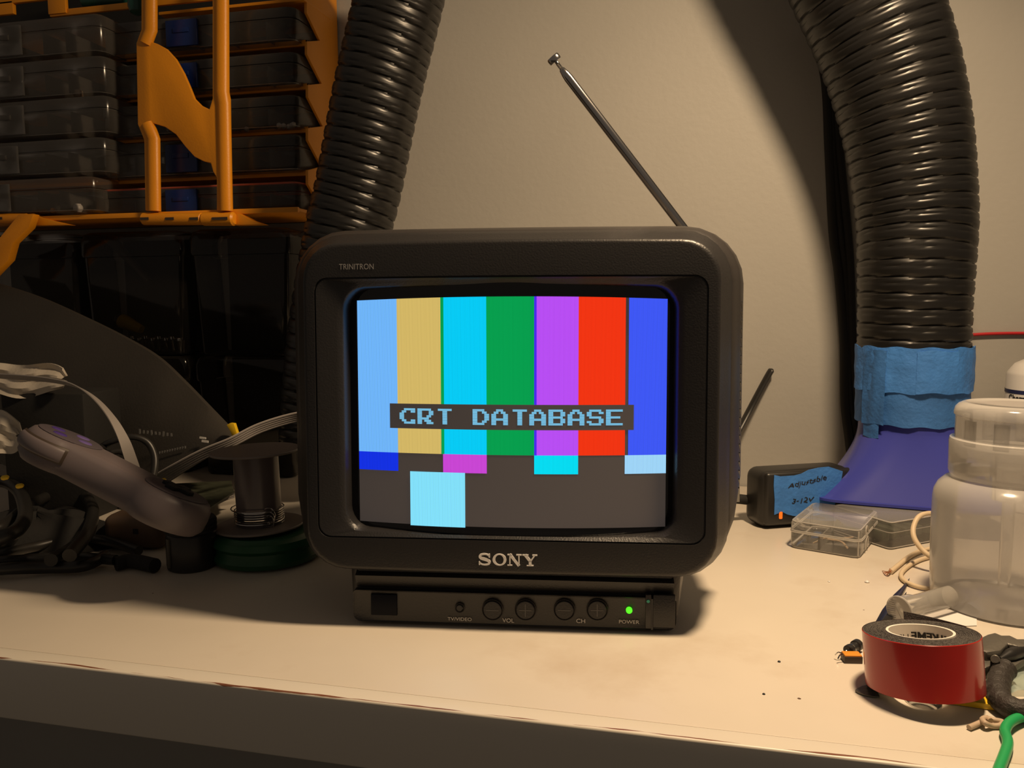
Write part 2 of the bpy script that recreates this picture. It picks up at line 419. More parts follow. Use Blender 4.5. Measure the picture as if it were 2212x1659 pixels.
# picture tube: a cylinder section, curved left to right only
def gy(x): return .0030 + .98*x*x
def tubepanel(mb, x0, x1, z0, z1, dy=0, nx=None, bow=True):
    nx = nx or max(2, int(abs(x1-x0)/.004))
    def bz(x, z): return z + (.0016*(z/.067)*(1-(x/.094)**2) if bow and z > 0 else -.0004*(1-(x/.094)**2)*(-z/.07) if bow else 0)
    a = [mb.bm.verts.new(T(x0+(x1-x0)*i/nx, gy(x0+(x1-x0)*i/nx)+dy, bz(x0+(x1-x0)*i/nx, z0))) for i in range(nx+1)]
    b = [mb.bm.verts.new(T(x0+(x1-x0)*i/nx, gy(x0+(x1-x0)*i/nx)+dy, bz(x0+(x1-x0)*i/nx, z1))) for i in range(nx+1)]
    for i in range(nx): mb.face((a[i], a[i+1], b[i+1], b[i]))
mb = MB()
NX = 48
fr = [[T(x, gy(x), z) for x in [-.1+.2*i/NX for i in range(NX+1)]] for z in (-.078, .076)]
bk = [[p + V((0, .03, 0)) for p in r] for r in fr]
mb.loft([fr[0], fr[1], bk[1], bk[0], fr[0]], False, False, closed=False)
tube = tpart('picture_tube', mb, 'glass')
# the raster picture
cols = {'lb': (112, 182, 252), 'ye': (213, 184, 102), 'cy': (0, 205, 248), 'gr': (0, 160, 78), 'ma': (186, 78, 246), 're': (244, 52, 16), 'bl': (62, 88, 248),
        'dk': (74, 66, 62), 'b2': (16, 48, 228), 'm2': (203, 70, 214), 'c2': (0, 222, 244), 'w2': (160, 214, 250), 'bx': (132, 226, 255), 'tx': (128, 208, 246), 'fr': (74, 40, 235), 'lab': (66, 60, 58)}
keys = list(cols)
pm = []
for k in keys:
    if k in ('dk', 'lab'):
        m = pmat('phosphor_'+k, (.085, .075, .068), .16); bs = m.node_tree.nodes['Principled BSDF']
        bs.inputs['Emission Color'].default_value = (*srgb(cols[k]), 1); bs.inputs['Emission Strength'].default_value = .55  # emission puts room light falling on the dark phosphor into its colour
        pm.append(m)
    else: pm.append(emat('phosphor_'+k, srgb(cols[k]), 1.0, lines=k not in ('tx', 'fr')))
mb = MB()
LX = lambda px, py=800: tvp(px, py, gy(tvp(px, py, .006)[0]))[0]
LZ = lambda py, px=1100: tvp(px, py, .004)[1]
xl, xr, zt, zb = -.0938, .0948, .0660, -.0712
zA, zB_ = LZ(982), LZ(1022)
xs = [xl] + [LX(p) for p in (858.5, 956, 1051, 1154, 1249.5, 1351)] + [xr]
D1, D2, D3, D4 = -.0003, -.0005, -.0007, -.0009
mb.mi = keys.index('dk'); tubepanel(mb, xl, xr, zb, zt, D1)
for i, k in enumerate(('lb', 'ye', 'cy', 'gr', 'ma', 're', 'bl')):
    mb.mi = keys.index(k); a = xs[i] + (.0019 if k == 'bl' else 0)
    tubepanel(mb, a, xs[i+1], zA, zt, D2)
mb.mi = keys.index('gr'); tubepanel(mb, xs[2]-.0010, xs[2]+.0009, zA, zt, D3)
mb.mi = keys.index('fr'); tubepanel(mb, xs[4], xs[4]+.0015, zA, zt, D3)
for i, k in ((0, 'b2'), (2, 'm2'), (4, 'c2'), (6, 'w2')):
    mb.mi = keys.index(k); tubepanel(mb, xs[i], xs[i+1], zB_, zA, D2)
mb.mi = keys.index('bx'); tubepanel(mb, LX(887, 1080), LX(1005, 1080), zb-.0006, LZ(1019.5, 950), D3)
lx0, lx1, lz0, lz1 = LX(843, 900), LX(1369, 900), LZ(928), LZ(874)
mb.mi = keys.index('lab'); tubepanel(mb, lx0, lx1, lz0, lz1, D4)
FONT = {'C': ['..#####', '.##..##', '##.....', '##.....', '##.....', '.##..##', '..#####'],
        'R': ['######.', '##...##', '##...##', '##..##.', '#####..', '##.###.', '##..###'],
        'T': ['.######', '...##..', '...##..', '...##..', '...##..', '...##..', '...##..'],
        'D': ['#####..', '##..##.', '##...##', '##...##', '##...##', '##..##.', '#####..'],
        'A': ['..###..', '.##.##.', '##...##', '##...##', '#######', '##...##', '##...##'],
        'B': ['######.', '##...##', '##...##', '######.', '##...##', '##...##', '######.'],
        'S': ['.#####.', '##...##', '##.....', '.#####.', '.....##', '##...##', '.#####.'],
        'E': ['#######', '##.....', '##.....', '######.', '##.....', '##.....', '#######']}
mb.mi = keys.index('tx')
tx0, tx1 = LX(864, 900), LX(1345, 900); cw = (tx1-tx0)/(12*8-1); tz1, tz0 = LZ(884), LZ(918); rh = (tz1-tz0)/7
for ci, ch in enumerate('CRT DATABASE'):
    if ch == ' ': continue
    for r, row in enumerate(FONT[ch]):
        c = 0
        while c < 7:
            if row[c] == '#':
                e = c
                while e < 7 and row[e] == '#': e += 1
                x0 = tx0+(ci*8+c)*cw; x1 = tx0+(ci*8+e)*cw
                for sub in (0, .5): tubepanel(mb, x0, x1, tz1-(r+sub+.36)*rh, tz1-(r+sub)*rh, D4-.0002, nx=2)
                c = e
            else: c += 1
tpart('raster_picture', mb, pm, tube, recalc=False, label='lit colour bar picture with the words CRT DATABASE')
# base and control strip
def Tb(x, y, z): return T(x*.985+.0018, y, z)
def trap(y, ht, hb, zt_, zb_, r):
    pts = []
    for (cx, cz, a0, n) in ((ht-.002, zt_-.002, 0, 2), (-ht+.002, zt_-.002, PI/2, 2), (-hb+r, zb_+r, PI, 5), (hb-r, zb_+r, 1.5*PI, 5)):
        rr = .002 if n == 2 else r
        for k in range(n+1):
            a = a0+PI/2*k/n; pts.append(Tb(cx+rr*math.cos(a), y, cz+rr*math.sin(a)))
    return pts
def zb_at(y, d=0): return -.1366 + .0402*y + .0028 + d
mb = MB()
mb.loft([trap(.0120, .0985, .0985, -.099, -.1325, .006), trap(.0160, .1045, .1035, -.099, -.1330, .008),
         trap(.0300, .1090, .1040, -.098, zb_at(.03), .010), trap(.100, .1240, .0960, -.092, zb_at(.1), .014),
         trap(.170, .1080, .0900, -.088, zb_at(.17), .014), trap(.200, .085, .080, -.085, zb_at(.2, .004), .01)])
base = tpart('base', mb, 'tvshell')
mb = MB(); mb.loft([[Tb(x, y, z) for x, z in rrect(h, t, b_, .0025, .005, n=4)] for y, h, t, b_ in
    ((.0085, .1005, -.1150, -.1334), (.0078, .1013, -.1142, -.1341), (.0150, .1017, -.1139, -.1343), (.0175, .1010, -.1145, -.1335))])
ctl = tpart('control_panel', mb, 'tvblack')
mb = MB(); mb.loft([[Tb(-.1000, .0118, -.1135), Tb(.1000, .0118, -.1135), Tb(.1000, .0085, -.1052), Tb(-.1000, .0085, -.1052)],
                    [Tb(-.1000, .018, -.1135), Tb(.1000, .018, -.1135), Tb(.1000, .018, -.1000), Tb(-.1000, .018, -.1000)]])
tpart('ledge', mb, 'tvblack', base)
yf = .0078
def cdot(name, px, py, r, mat, dep=.0012, bev=.0004, plus=None, par=None, label=None):
    x, z = tvp(px, py, yf)
    mb = MB(); mb.lathe(T(x, yf+.001, z), (0, -1, 0), [(r, 0), (r, .001+dep-bev), (r-bev, .001+dep)], 32)
    return x, z, tpart(name, mb, mat, par or ctl, label=label)
def ctext(s, px, py, w, h, mat='print', y=None, name='lettering', par=None, off=0):
    y = yf if y is None else y
    x, z = tvp(px, py, y)
    mb = MB(); mb.addmesh(textmesh(s, w, h), lambda c: T(x+c.x, y-.0003, z+c.y))
    return tpart(name, mb, mat, par or ctl)
for px, sym in ((1064, '-'), (1135, '+'), (1219, '-'), (1290, '+')):
    x, z = tvp(px, 1317, yf)
    mb = MB(); mb.lathe(T(x, yf+.001, z), (0, -1, 0), [(.0066, 0), (.0066, .0014), (.0063, .0017), (.0060, .0014), (.0060, .0012)], 40, cap1=False)
    tpart('button_rim', mb, 'tvshell', ctl)
    x, z, bt = cdot('button', px, 1317, .0057, 'tvblack', dep=.0013)
    # engraved sign: shown as a fine relief line
    mb = MB(); mb.box(T(x, yf-.0014, z), (.0078, .0002, .00035))
    if sym == '+': mb.box(T(x, yf-.0014, z), (.00035, .0002, .0078))
    tpart('engraved_sign', mb, 'dimprint', ctl)
cdot('video_button', 993, 1313, .0022, 'tvgloss', dep=.0009)
x, z = tvp(993, 1313, yf)
mb = MB(); mb.lathe(T(x, yf+.001, z), (0, -1, 0), [(.0031, 0), (.0031, .0012), (.0028, .0015), (.0024, .0012)], 32, cap1=False); tpart('button_rim', mb, 'tvshell', ctl)
cdot('power_light', 1359, 1318, .0019, 'led', dep=.0018, bev=.0009, label='green power light')
cdot('indicator_dot', 1400, 1298, .0010, 'teal', dep=.0011, bev=.0001)
ctext('TV/VIDEO', 993, 1337, .0150, .0021); ctext('VOL', 1098, 1340, .0072, .0026); ctext('CH', 1254.5, 1341, .0054, .0026); ctext('POWER', 1359, 1343, .0122, .0022)
for pxa, pxb, nm, mt, pya, pyb, d in ((801, 858, 'remote_sensor_window', 'sensor', 1283, 1330, .0004), (1394.5, 1406.5, 'hinge_strip', 'tvshell', 1284, 1358, .0006), (1411, 1459, 'side_door', 'tvblack', 1284, 1356, .0010)):
    xa, z1_ = tvp(pxa, pya, yf); xb, z0_ = tvp(pxb, pyb, yf)
    if nm == 'side_door': xb = .1010
    mb = MB(); mb.bb(xa, xb, yf-d, yf+.002, z0_+LIFT, z1_+LIFT, bev=.0005); tpart(nm, mb, mt, ctl)
xa, _ = tvp(1408.7, 1320, yf); mb = MB(); mb.bb(xa-.0006, xa+.0006, yf-.0003, yf+.001, -.1338+LIFT, -.1148+LIFT); tpart('seam', mb, 'tvgloss', ctl)
ctext('TRINITRON', 770, 576, .0212, .0034, mat='midprint', y=0.0, name='model_lettering', par=bez)
# maker's badge in slab letters
def stroke2(mb, pts, ws, y0, y1):
    L, R = [], []
    for i, p in enumerate(pts):
        a = V(pts[max(i-1, 0)]); b = V(pts[min(i+1, len(pts)-1)]); t = (b-a).normalized(); n = V((-t.y, t.x))
        L.append(V(p)+n*ws[i]); R.append(V(p)-n*ws[i])
    mb.loft([[ (l[0], y0, l[1]), (r[0], y0, r[1]), (r[0], y1, r[1]), (l[0], y1, l[1]) ] for l, r in zip(L, R)])
def badge(x0, x1, z0, z1, y):
    mb = MB(); H = z1-z0; s = H; ya, yb = y-.0007, y+.0002
    def bx(cx, a, b, c, d): mb.bb(cx+a*s, cx+b*s, ya, yb, z0+c*s+LIFT, z0+d*s+LIFT)
    w = x1-x0; cxs = [x0+.135*w, x0+.375*w, x0+.615*w, x0+.865*w]
    c = cxs[0]
    sp = smooth([V(q) for q in ((.40, .80), (.22, .93), (-.06, .955), (-.34, .88), (-.40, .72), (-.26, .59), (.0, .52), (.26, .43), (.42, .28), (.34, .11), (.06, .045), (-.22, .07), (-.42, .20))], 4)
    n = len(sp); ws = [(.045 + .075*math.exp(-((i/(n-1)-.5)/.24)**2) + .02)*s for i in range(n)]
    stroke2(mb, [(c+p.x*s, z0+LIFT+p.y*s) for p in sp], ws, ya, yb)
    bx(c, .36, .47, .66, 1.0); bx(c, -.50, -.39, 0, .34)
    c = cxs[1]
    for rx, ry in ((.60, .52),):
        A = [V((c+rx*s*math.cos(2*PI*i/48), z0+LIFT+(.5+ry*math.sin(2*PI*i/48))*s)) for i in range(48)]
        B = [V((c+.36*s*math.cos(2*PI*i/48), z0+LIFT+(.5+.42*math.sin(2*PI*i/48))*s)) for i in range(48)]
        mb.loft([[(p.x, yb, p.y) for p in A], [(p.x, ya, p.y) for p in A], [(p.x, ya, p.y) for p in B], [(p.x, yb, p.y) for p in B]], False, False)
    c = cxs[2]
    bx(c, -.44, -.34, .05, .95); bx(c, .34, .44, 0.0, .95)
    bx(c, -.60, -.18, 0, .10); bx(c, -.60, -.20, .90, 1.0); bx(c, .16, .62, .90, 1.0)
    stroke2(mb, [(c-.42*s, z0+LIFT+1.0*s), (c+.40*s, z0+LIFT)], [.115*s]*2, ya, yb)
    c = cxs[3]
    bx(c, -.11, .13, .05, .48); bx(c, -.28, .30, 0, .10)
    bx(c, -.66, -.14, .90, 1.0); bx(c, .20, .62, .90, 1.0)
    stroke2(mb, [(c-.43*s, z0+LIFT+.97*s), (c+.03*s, z0+LIFT+.40*s)], [.12*s]*2, ya, yb)
    stroke2(mb, [(c+.42*s, z0+LIFT+.97*s), (c+.03*s, z0+LIFT+.40*s)], [.06*s]*2, ya, yb)
    return mb
tpart('maker_badge', badge(-.0190, .0187, -.0940, -.0870, 0), 'letter', bez, label='silver raised maker name')
for sx in (-.08, .08):
    for y in (.045, .16):
        w0 = zb_at(y)+LIFT
        mb = MB(); mb.cyl((sx, y, w0+.001), (sx, y, w0-.0026), .008, 24); tpart('foot', mb, 'matteblack', base)
# antenna
A0 = P(1497, 520, .545); A1 = P(1220, 158, .53)
ax = (A1-A0).normalized(); L = (A1-A0).length
mb = MB(); mb.lathe(A0, ax, [(.0031, 0), (.0031, L*.45), (.00305, L*.97), (.0027, L-.001), (.0019, L+.003), (.0014, L+.0035)], 24)
ant = mk('antenna', mb, 'chrome', tv, label='chrome telescopic antenna')
mb = MB(); pr = []
for k in range(5): pr += [(.0014, L+.003+k*.0010), (.0011, L+.0035+k*.0010)]
pr += [(.0011, L+.0090), (.0040, L+.0091), (.0043, L+.0100), (.0043, L+.0122), (.0038, L+.0130)]
mb.lathe(A0, ax, pr, 24); mk('antenna_tip', mb, 'chrome', ant)
mb = MB(); q = A0 - V((0, 0, .008)); mb.cyl(q - ax*.012, q + ax*.004, .0055, 24, bev=.001); mk('antenna_socket', mb, 'tvblack', tv)
mb = MB(); q = TR @ V((.045, .070, 0)) + TO + TR.col[2]*.1125
mb.box(q, (.090, .030, .005), TR, bev=.002); mk('top_recess', mb, 'tvshell', tv)

# ================================================================ hoses
def hose(name, pts, r, pitch, label, group=None, mat='hose'):
    pts = smooth([V(p) for p in pts], 8)
    L = sum((b-a).length for a, b in zip(pts, pts[1:])); n = int(L/pitch*10)
    # even resampling
    out = [pts[0]]; acc = 0; step = L/n; tgt = step; i = 0; run = 0
    for a, b in zip(pts, pts[1:]):
        d = (b-a).length
        while run + d >= tgt and len(out) < n:
            out.append(a.lerp(b, (tgt-run)/d)); tgt += step
        run += d
    out.append(pts[-1])
    PR = [(0, -.0016), (.07, -.0016), (.12, .0002), (.50, .0008), (.58, .0008), (.63, -.0002), (.70, .0005), (.94, .0002), (1, -.0016)]
    r0, r1 = r if isinstance(r, tuple) else (r, r)
    def rf(acc, th, u):
        r = r0 + (r1-r0)*min(1, max(0, (acc-.05)/.30))
        t = (acc/pitch + th/(2*PI)) % 1
        for (a, va), (b, vb) in zip(PR, PR[1:]):
            if t <= b: return r + va + (vb-va)*(t-a)/(b-a)
        return r
    mb = MB(); mb.tube(out, r0, seg=56, res=1, rf=rf)
    return mk(name, mb, mat, label=label, cat='hose', group=group)
hose('ducting_hose', [P(1972, 778, .722), P(1972, 740, .722), P(1973, 700, .722), P(1974, 650, .722), P(1977, 560, .722), P(1978, 480, .725), P(1972, 400, .727), P(1960, 300, .729), P(1940, 200, .731), P(1911, 100, .733), P(1873, 0, .735), P(1825, -110, .737), P(1765, -230, .74), P(1700, -400, .74), P(1670, -620, .74)],
     (.0470, .0575), .0138, 'black ribbed ducting hose taped into the blue nozzle')
hose('ducting_hose', [P(898, -180, .77), P(880, -90, .775), P(862, 0, .78), P(815, 200, .785), P(776, 400, .79), P(754, 490, .79), P(730, 620, .79), P(712, 740, .79), P(700, 860, .79), P(694, 960, .785)],
     .0415, .0134, 'black ribbed ducting hose hanging behind the left of the television')

# ---- blue nozzle
def sel(c, u, v, a, b, e, n=64):
    out = []
    for i in range(n):
        t = 2*PI*i/n; ct, st = math.cos(t), math.sin(t)
        out.append(c + u*(a*math.copysign(abs(ct)**(2/e), ct)) + v*(b*math.copysign(abs(st)**(2/e), st)))
    return out
nz = thing('dust_nozzle', 'flared blue plastic nozzle standing on the clear box', 'nozzle', P(1972, 1100, .725))
bl, br = G(1760, 1090, .0245), G(2022, 1112, .0245)
u = (br-bl); u.z = 0; u.normalize(); v = V((-u.y, u.x, 0))
ncen = P(1970, 930, .722); ncen2 = V((ncen.x, ncen.y, 0))
bc = PL(1972, 1105, bl, V((-v.x, -v.y, 0)));  # front line centre
halfw = (V((bc.x-bl.x, bc.y-bl.y, 0))).length
bcen = V((bc.x, bc.y, 0)) + v*.054
z0, z1 = DZ+.0245, ncen.z+.004
mb = MB(); rings = []
for k in range(25):
    t = k/24; z = z0 + (z1-z0)*t
    q = (1-t)**1.9
    c = bcen.lerp(ncen2, 1-(1-t)**1.4); c.z = z
    rings.append(sel(c, u, v, .0462+(halfw-.0462)*q, .0462+(.040-.0462)*q, 2+4*(1-t)**1.2))
rings = [sel(V((bcen.x, bcen.y, z0-.0012)), u, v, halfw-.002, .038, 6)] + [sel(V((bcen.x, bcen.y, z0)), u, v, halfw+.001, .0415, 6), sel(V((bcen.x, bcen.y, z0+.0022)), u, v, halfw+.001, .0415, 6)] + rings[1:]
ztop = P(1970, 800, .722).z
rings.append(sel(V((ncen.x, ncen.y, z1+.012)), u, v, .0460, .0460, 2)); rings.append(sel(V((ncen.x, ncen.y, ztop)), u, v, .0455, .0455, 2))
mb.loft(rings); mk('nozzle_body', mb, 'bluepl', nz)
# masking tape wound round the joint
def wrap(mb, zlo, zhi, r, a0=0, a1=2*PI, n=72, wob=.0006, seed=1):
    rnd = random.Random(seed); rows = 9; R = []
    ph = [rnd.uniform(0, 6) for _ in range(6)]
    for j in range(rows):
        t = j/(rows-1); ring = []
        cc = P(1970, 830, .722)
        for i in range(n+1):
            a = a0+(a1-a0)*i/n
            rr = r + wob*(math.sin(a*9+ph[0]+t*2)*.5 + math.sin(a*23+ph[1]-t*3)*.35 + math.sin(t*14+ph[2]+a*3)*.3)
            zz = zlo+(zhi-zlo)*t + (.0008*math.sin(a*11+ph[3]) if j in (0, rows-1) else 0)
            ring.append(V((cc.x+rr*math.cos(a), cc.y+rr*math.sin(a), zz)))
        R.append(ring)
    full = abs(a1-a0-2*PI) < 1e-6
    if full: R = [q[:-1] for q in R]
    inner = [[V((cc.x+(p.x-cc.x)*.985, cc.y+(p.y-cc.y)*.985, p.z)) for p in R[0]]]
    inner2 = [[V((cc.x+(p.x-cc.x)*.985, cc.y+(p.y-cc.y)*.985, p.z)) for p in R[-1]]]
    mb.loft(inner+R+inner2, False, False, closed=full)
zt = lambda py: P(1970, py, .677).z
mb = MB(); wrap(mb, zt(925), zt(835), .0476, seed=2); mk('joint_tape', mb, 'bluetape2', nz, label='lower turn of blue masking tape')
mb = MB(); wrap(mb, zt(852), zt(752), .0491, seed=5, wob=.0008); jt = mk('joint_tape', mb, 'bluetape', nz, label='upper turn of blue masking tape')
mb = MB(); wrap(mb, zt(850), zt(758), .0502, a0=-1.75, a1=-1.05, seed=9, n=20, wob=.0004); mk('tape_end', mb, 'bluetape', nz)
mb = MB(); wrap(mb, zt(925), zt(760), .0496, a0=-2.75, a1=-2.25, seed=11, n=14, wob=.0010); mk('tape_end', mb, 'bluetape2', nz)
mb = MB(); wrap(mb, zt(955), zt(900), .0486, a0=-2.72, a1=-2.35, seed=12, n=12, wob=.0006); mk('tape_end', mb, 'bluetape2', nz)

# ================================================================ cables on the wall
pts = [(1752, 60), (1785, 160), (1800, 330), (1811, 500), (1818, 600), (1828, 740), (1836, 870), (1846, 960), (1850, 1060)]
for k, (dx, yy, r, nm) in enumerate(((-8, YW-.006, .0045, 'leftmost'), (5, YW-.005, .0040, 'middle'), (17, YW-.006, .0042, 'rightmost'))):
    mb = MB(); mb.tube([Y(x+dx+(4*math.sin(i*1.7+k)), y, yy) for i, (x, y) in enumerate(pts)], r, seg=12, res=8)
    mk('hanging_cable', mb, 'matteblack', label='%s of the black cables hanging on the wall left of the right hose' % nm, cat='cable', group='black cables hanging on the wall')
mb = MB(); mb.tube([Y(1842, 734, YW-.003), Y(1866, 731, YW-.003), Y(1960, 728, YW-.003), Y(2080, 724, YW-.003), Y(2140, 721, YW-.003), Y(2212, 720, YW-.003), Y(2330, 722, YW-.003)], .0016, seg=10)
mk('red_wire', mb, 'redwire', label='thin red wire stretched along the wall behind the right hose', cat='wire')
mb = MB(); mb.tube([Y(1669, 797, YW-.006), Y(1662, 806, YW-.007), Y(1640, 846, YW-.010), Y(1614, 895, YW-.016), Y(1580, 960, .845), Y(1540, 1040, .82), Y(1500, 1080, .80)], .004, seg=12, res=5, flat=.6, rf=lambda s_, th, u_: .0015+.0026*min(1, u_*12))
mk('pry_stick', mb, 'black', label='thin black plastic stick leaning on the wall right of the television', cat='stick')
# nail holes and scuffs of the wall
# ================================================================ power adapter
pa = G(1646, 1146); pb = G(1842, 1131); u = (pb-pa); AL = u.length; u.normalize(); v = V((-u.y, u.x, 0)); AR = Mx((u, v, V((0, 0, 1)))).transposed()
ah = .0530
adp = thing('power_adapter', 'black plug-in power supply with a blue tape note, near the wall', 'power adapter', pa+u*AL/2+v*.016, AR)
mb = MB(); mb.box(pa+u*AL/2+v*.0175+V((0, 0, ah/2-.0006)), (AL, .033, ah-.0012), AR, bev=.009, seg=5); mk('case', mb, 'black', adp)
mb = MB(); mb.box(pa+u*(AL/2+.001)+v*.004+V((0, 0, ah/2+.0005)), (AL-.004, .008, ah-.005), AR, bev=.0035, seg=3); mk('front_cover', mb, 'black', adp)
fo = pa + v*(-.0001); nn = -v
A_ = lambda px, py, l=0: PL(px, py, fo - v*l, nn)
poly = [(1672, 1026), (1686, 1029), (1700, 1028), (1716, 1027), (1731, 1023), (1746, 1015), (1768, 1010), (1790, 1008), (1806, 1013), (1820, 1018), (1818, 1030), (1812, 1060), (1800, 1100), (1760, 1114), (1735, 1116), (1712, 1114), (1700, 1111), (1690, 1106), (1680, 1109), (1672, 1112), (1673, 1080), (1671, 1050)]
mb = MB(); mb.prism([A_(x, y, .0002) for x, y in poly], v*.0004*-1); note = mk('tape_note', mb, 'bluetape', adp, label='blue masking tape note with handwriting')
def hand(s, pa_, pb_, hpx, sl=.25, par=None, plane=A_):
    a = plane(*pa_, .0009); b = plane(*pb_, .0009); uu = (b-a).normalized(); vv = V((0, 0, 1)); w = (b-a).length; h = hpx/F*.69
    mb = MB(); mb.addmesh(textmesh(s, w, h, bold=.01), lambda c: (a+b)/2 + uu*(c.x+c.y*sl) + vv*(c.y + .0006*math.sin(c.x*900)))
    mk('handwriting', mb, 'ink', par)
hand('Adjustable', (1703, 1052), (1786, 1032), 15, par=note); hand('3-12V', (1712, 1082), (1758, 1079), 11, par=note); hand('3-4A', (1748, 1099), (1774, 1096), 9, par=note)
mb = MB(); mb.box(A_(1686.5, 1113, .0003), (.0030, .002, .0066), AR, bev=.0008); mk('status_light', mb, 'orangeled', adp, label='glowing orange status light')
mb = MB(); q = pa+v*.03+V((0, 0, .02)); mb.tube([q+u*.002, q-u*.012+V((0, 0, .002)), q-u*.03+v*.01, G(1575, 1100, .012), G(1540, 1095, .006)], .0045, seg=10); mk('cord', mb, 'matteblack', adp)

# ================================================================ long clear box
c0, c1, c2 = G(1704, 1183), G(1857, 1209), G(2080, 1136)
uu = (c1-c0); BW = uu.length; uu.normalize(); vv = V((-uu.y, uu.x, 0)); BLn = .072
BR = Mx((uu, vv, V((0, 0, 1)))).transposed()
HB = .0235
cb = thing('clear_storage_box', 'long clear hinged plastic box lying under the blue nozzle', 'storage box', c0+uu*BW/2+vv*BLn/2, BR)
cl = MB()
def shellbox(mb, x0, x1, y0, y1, z0, z1, t, r, top=True, bottom=True, R=BR, o=c0):
    """hollow rounded box; open top or bottom when asked"""
    def rr(x0, x1, y0, y1, r, z):
        pts = []
        for cx, cy, a0 in ((x1-r, y1-r, 0), (x0+r, y1-r, PI/2), (x0+r, y0+r, PI), (x1-r, y0+r, 1.5*PI)):
            for k in range(6):
                a = a0+PI/2*k/5; pts.append(o + R @ V((cx+r*math.cos(a), cy+r*math.sin(a), z)))
        return pts
    e = min(r*.5, (z1-z0)*.3)
    outer = []
    if bottom: outer += [rr(x0+e, x1-e, y0+e, y1-e, max(r-e, .0004), z0), rr(x0+e*.3, x1-e*.3, y0+e*.3, y1-e*.3, r-e*.3, z0+e*.3), rr(x0, x1, y0, y1, r, z0+e)]
    else: outer += [rr(x0, x1, y0, y1, r, z0)]
    if top: outer += [rr(x0, x1, y0, y1, r, z1-e), rr(x0+e*.3, x1-e*.3, y0+e*.3, y1-e*.3, r-e*.3, z1-e*.3), rr(x0+e, x1-e, y0+e, y1-e, max(r-e, .0004), z1)]
    else: outer += [rr(x0, x1, y0, y1, r, z1)]
    mb.loft(outer, bottom, top)
shellbox(cl, 0, BW, 0, BLn, .0002, HB*.60, .001, .006, top=False)
mk('tray', cl, 'clearbox', cb)
cl = MB(); shellbox(cl, 0, BW, 0, BLn, HB*.62, HB, .001, .006, bottom=False); mk('lid', cl, 'clearbox', cb)
cl = MB()
def rim(mb, z, r=.0007, ins=0, o=c0, R=BR, W=BW, L=BLn, rad=.006, close=True):
    pts = []
    for cx, cy, a0 in ((W-rad, L-rad, 0), (rad, L-rad, PI/2), (rad, rad, PI), (W-rad, rad, 1.5*PI)):
        for k in range(6):
            a = a0+PI/2*k/5; pts.append(o + R @ V((cx+(rad-ins)*math.cos(a), cy+(rad-ins)*math.sin(a), z)))
    pts.append(pts[0]); pts.append(pts[1]); mb.tube(pts, r, seg=6, res=1)
rim(cl, HB*.59); rim(cl, HB*.64, .0005); rim(cl, HB-.0012, .0005, .001); rim(cl, .0014, .0006, .001)
cl.tube([c1 + V((0, 0, .002)) + BR @ V((-.0018, .0018, 0)), c1 + V((0, 0, HB-.002)) + BR @ V((-.0018, .0018, 0))], .0006, seg=6, res=1)
mk('rim', cl, 'clearedge', cb)
for k in range(2):                    # curved latch tabs on the long side
    cl = MB(); o = c0 + BR @ V((BW+.0003, .020+k*.000, 0)); w = .008
    y0 = .018
    if k == 0: pts = [(y0, HB*.60), (y0, HB-.004), (y0+.003, HB-.0015), (y0+.007, HB-.004), (y0+.009, HB*.66)]
    else: pts = [(y0+.001, .003), (y0+.001, HB*.40), (y0+.004, HB*.52), (y0+.009, HB*.5), (y0+.009, .003)]
    cl.tube([c0 + BR @ V((BW+.0004, a, b)) for a, b in pts], .0006, seg=6, res=4); mk('latch', cl, 'clearedge', cb)
cl = MB()
for yy in (.040,): cl.box(c0 + BR @ V((BW/2, yy, HB*.28)), (BW-.004, .0008, HB*.5), BR)
cl.box(c0 + BR @ V((BW*.42, .022, HB*.28)), (.0008, .042, HB*.45), BR)
mk('divider', cl, 'clearbox', cb)
d0, d1 = G(1922, 1189), G(2075, 1160); du = (d1-d0); DW = .125; du.normalize(); dv = V((-du.y, du.x, 0)); DR = Mx((du, dv, V((0, 0, 1)))).transposed(); DL = .060
cb2 = thing('clear_storage_box', 'dim clear box with dark contents running behind the pump bottle', 'storage box', d0+du*DW/2+dv*DL/2, DR)
cl = MB(); shellbox(cl, 0, DW, 0, DL, .0002, HB*.6, .001, .004, top=False, R=DR, o=d0); mk('tray', cl, 'clearbox', cb2)
cl = MB(); shellbox(cl, 0, DW, 0, DL, HB*.62, HB, .001, .004, bottom=False, R=DR, o=d0); mk('lid', cl, 'clearbox', cb2)
cl = MB()
for z_ in (.0014, HB*.6, HB-.001): rim(cl, z_, .0006, .0005, o=d0, R=DR, W=DW, L=DL, rad=.004)
mk('rim', cl, 'clearedge', cb2)
cl = MB()
for k in range(9): cl.box(d0 + DR @ V((.010+k*.0131, DL*.55, HB*.30)), (.0080, DL*.7, HB*.34), DR, bev=.001)
mk('component_tray', cl, 'pcb', label='dark strips of components in the dim clear box', cat='components', kind='stuff')
cl = MB()
cl.tube([c0 + BR @ V(q) for q in ((.016, .012, .0035), (.026, .016, .009), (.036, .012, .011), (.045, .018, .012))], .0012, seg=6, flat=.4)
cl.tube([c0 + BR @ V(q) for q in ((.020, .030, .0035), (.034, .026, .0045), (.042, .014, .0036))], .0008, seg=6)
mk('metal_clip', cl, 'tan', label='small tan clip inside the near end of the clear box', cat='clip')

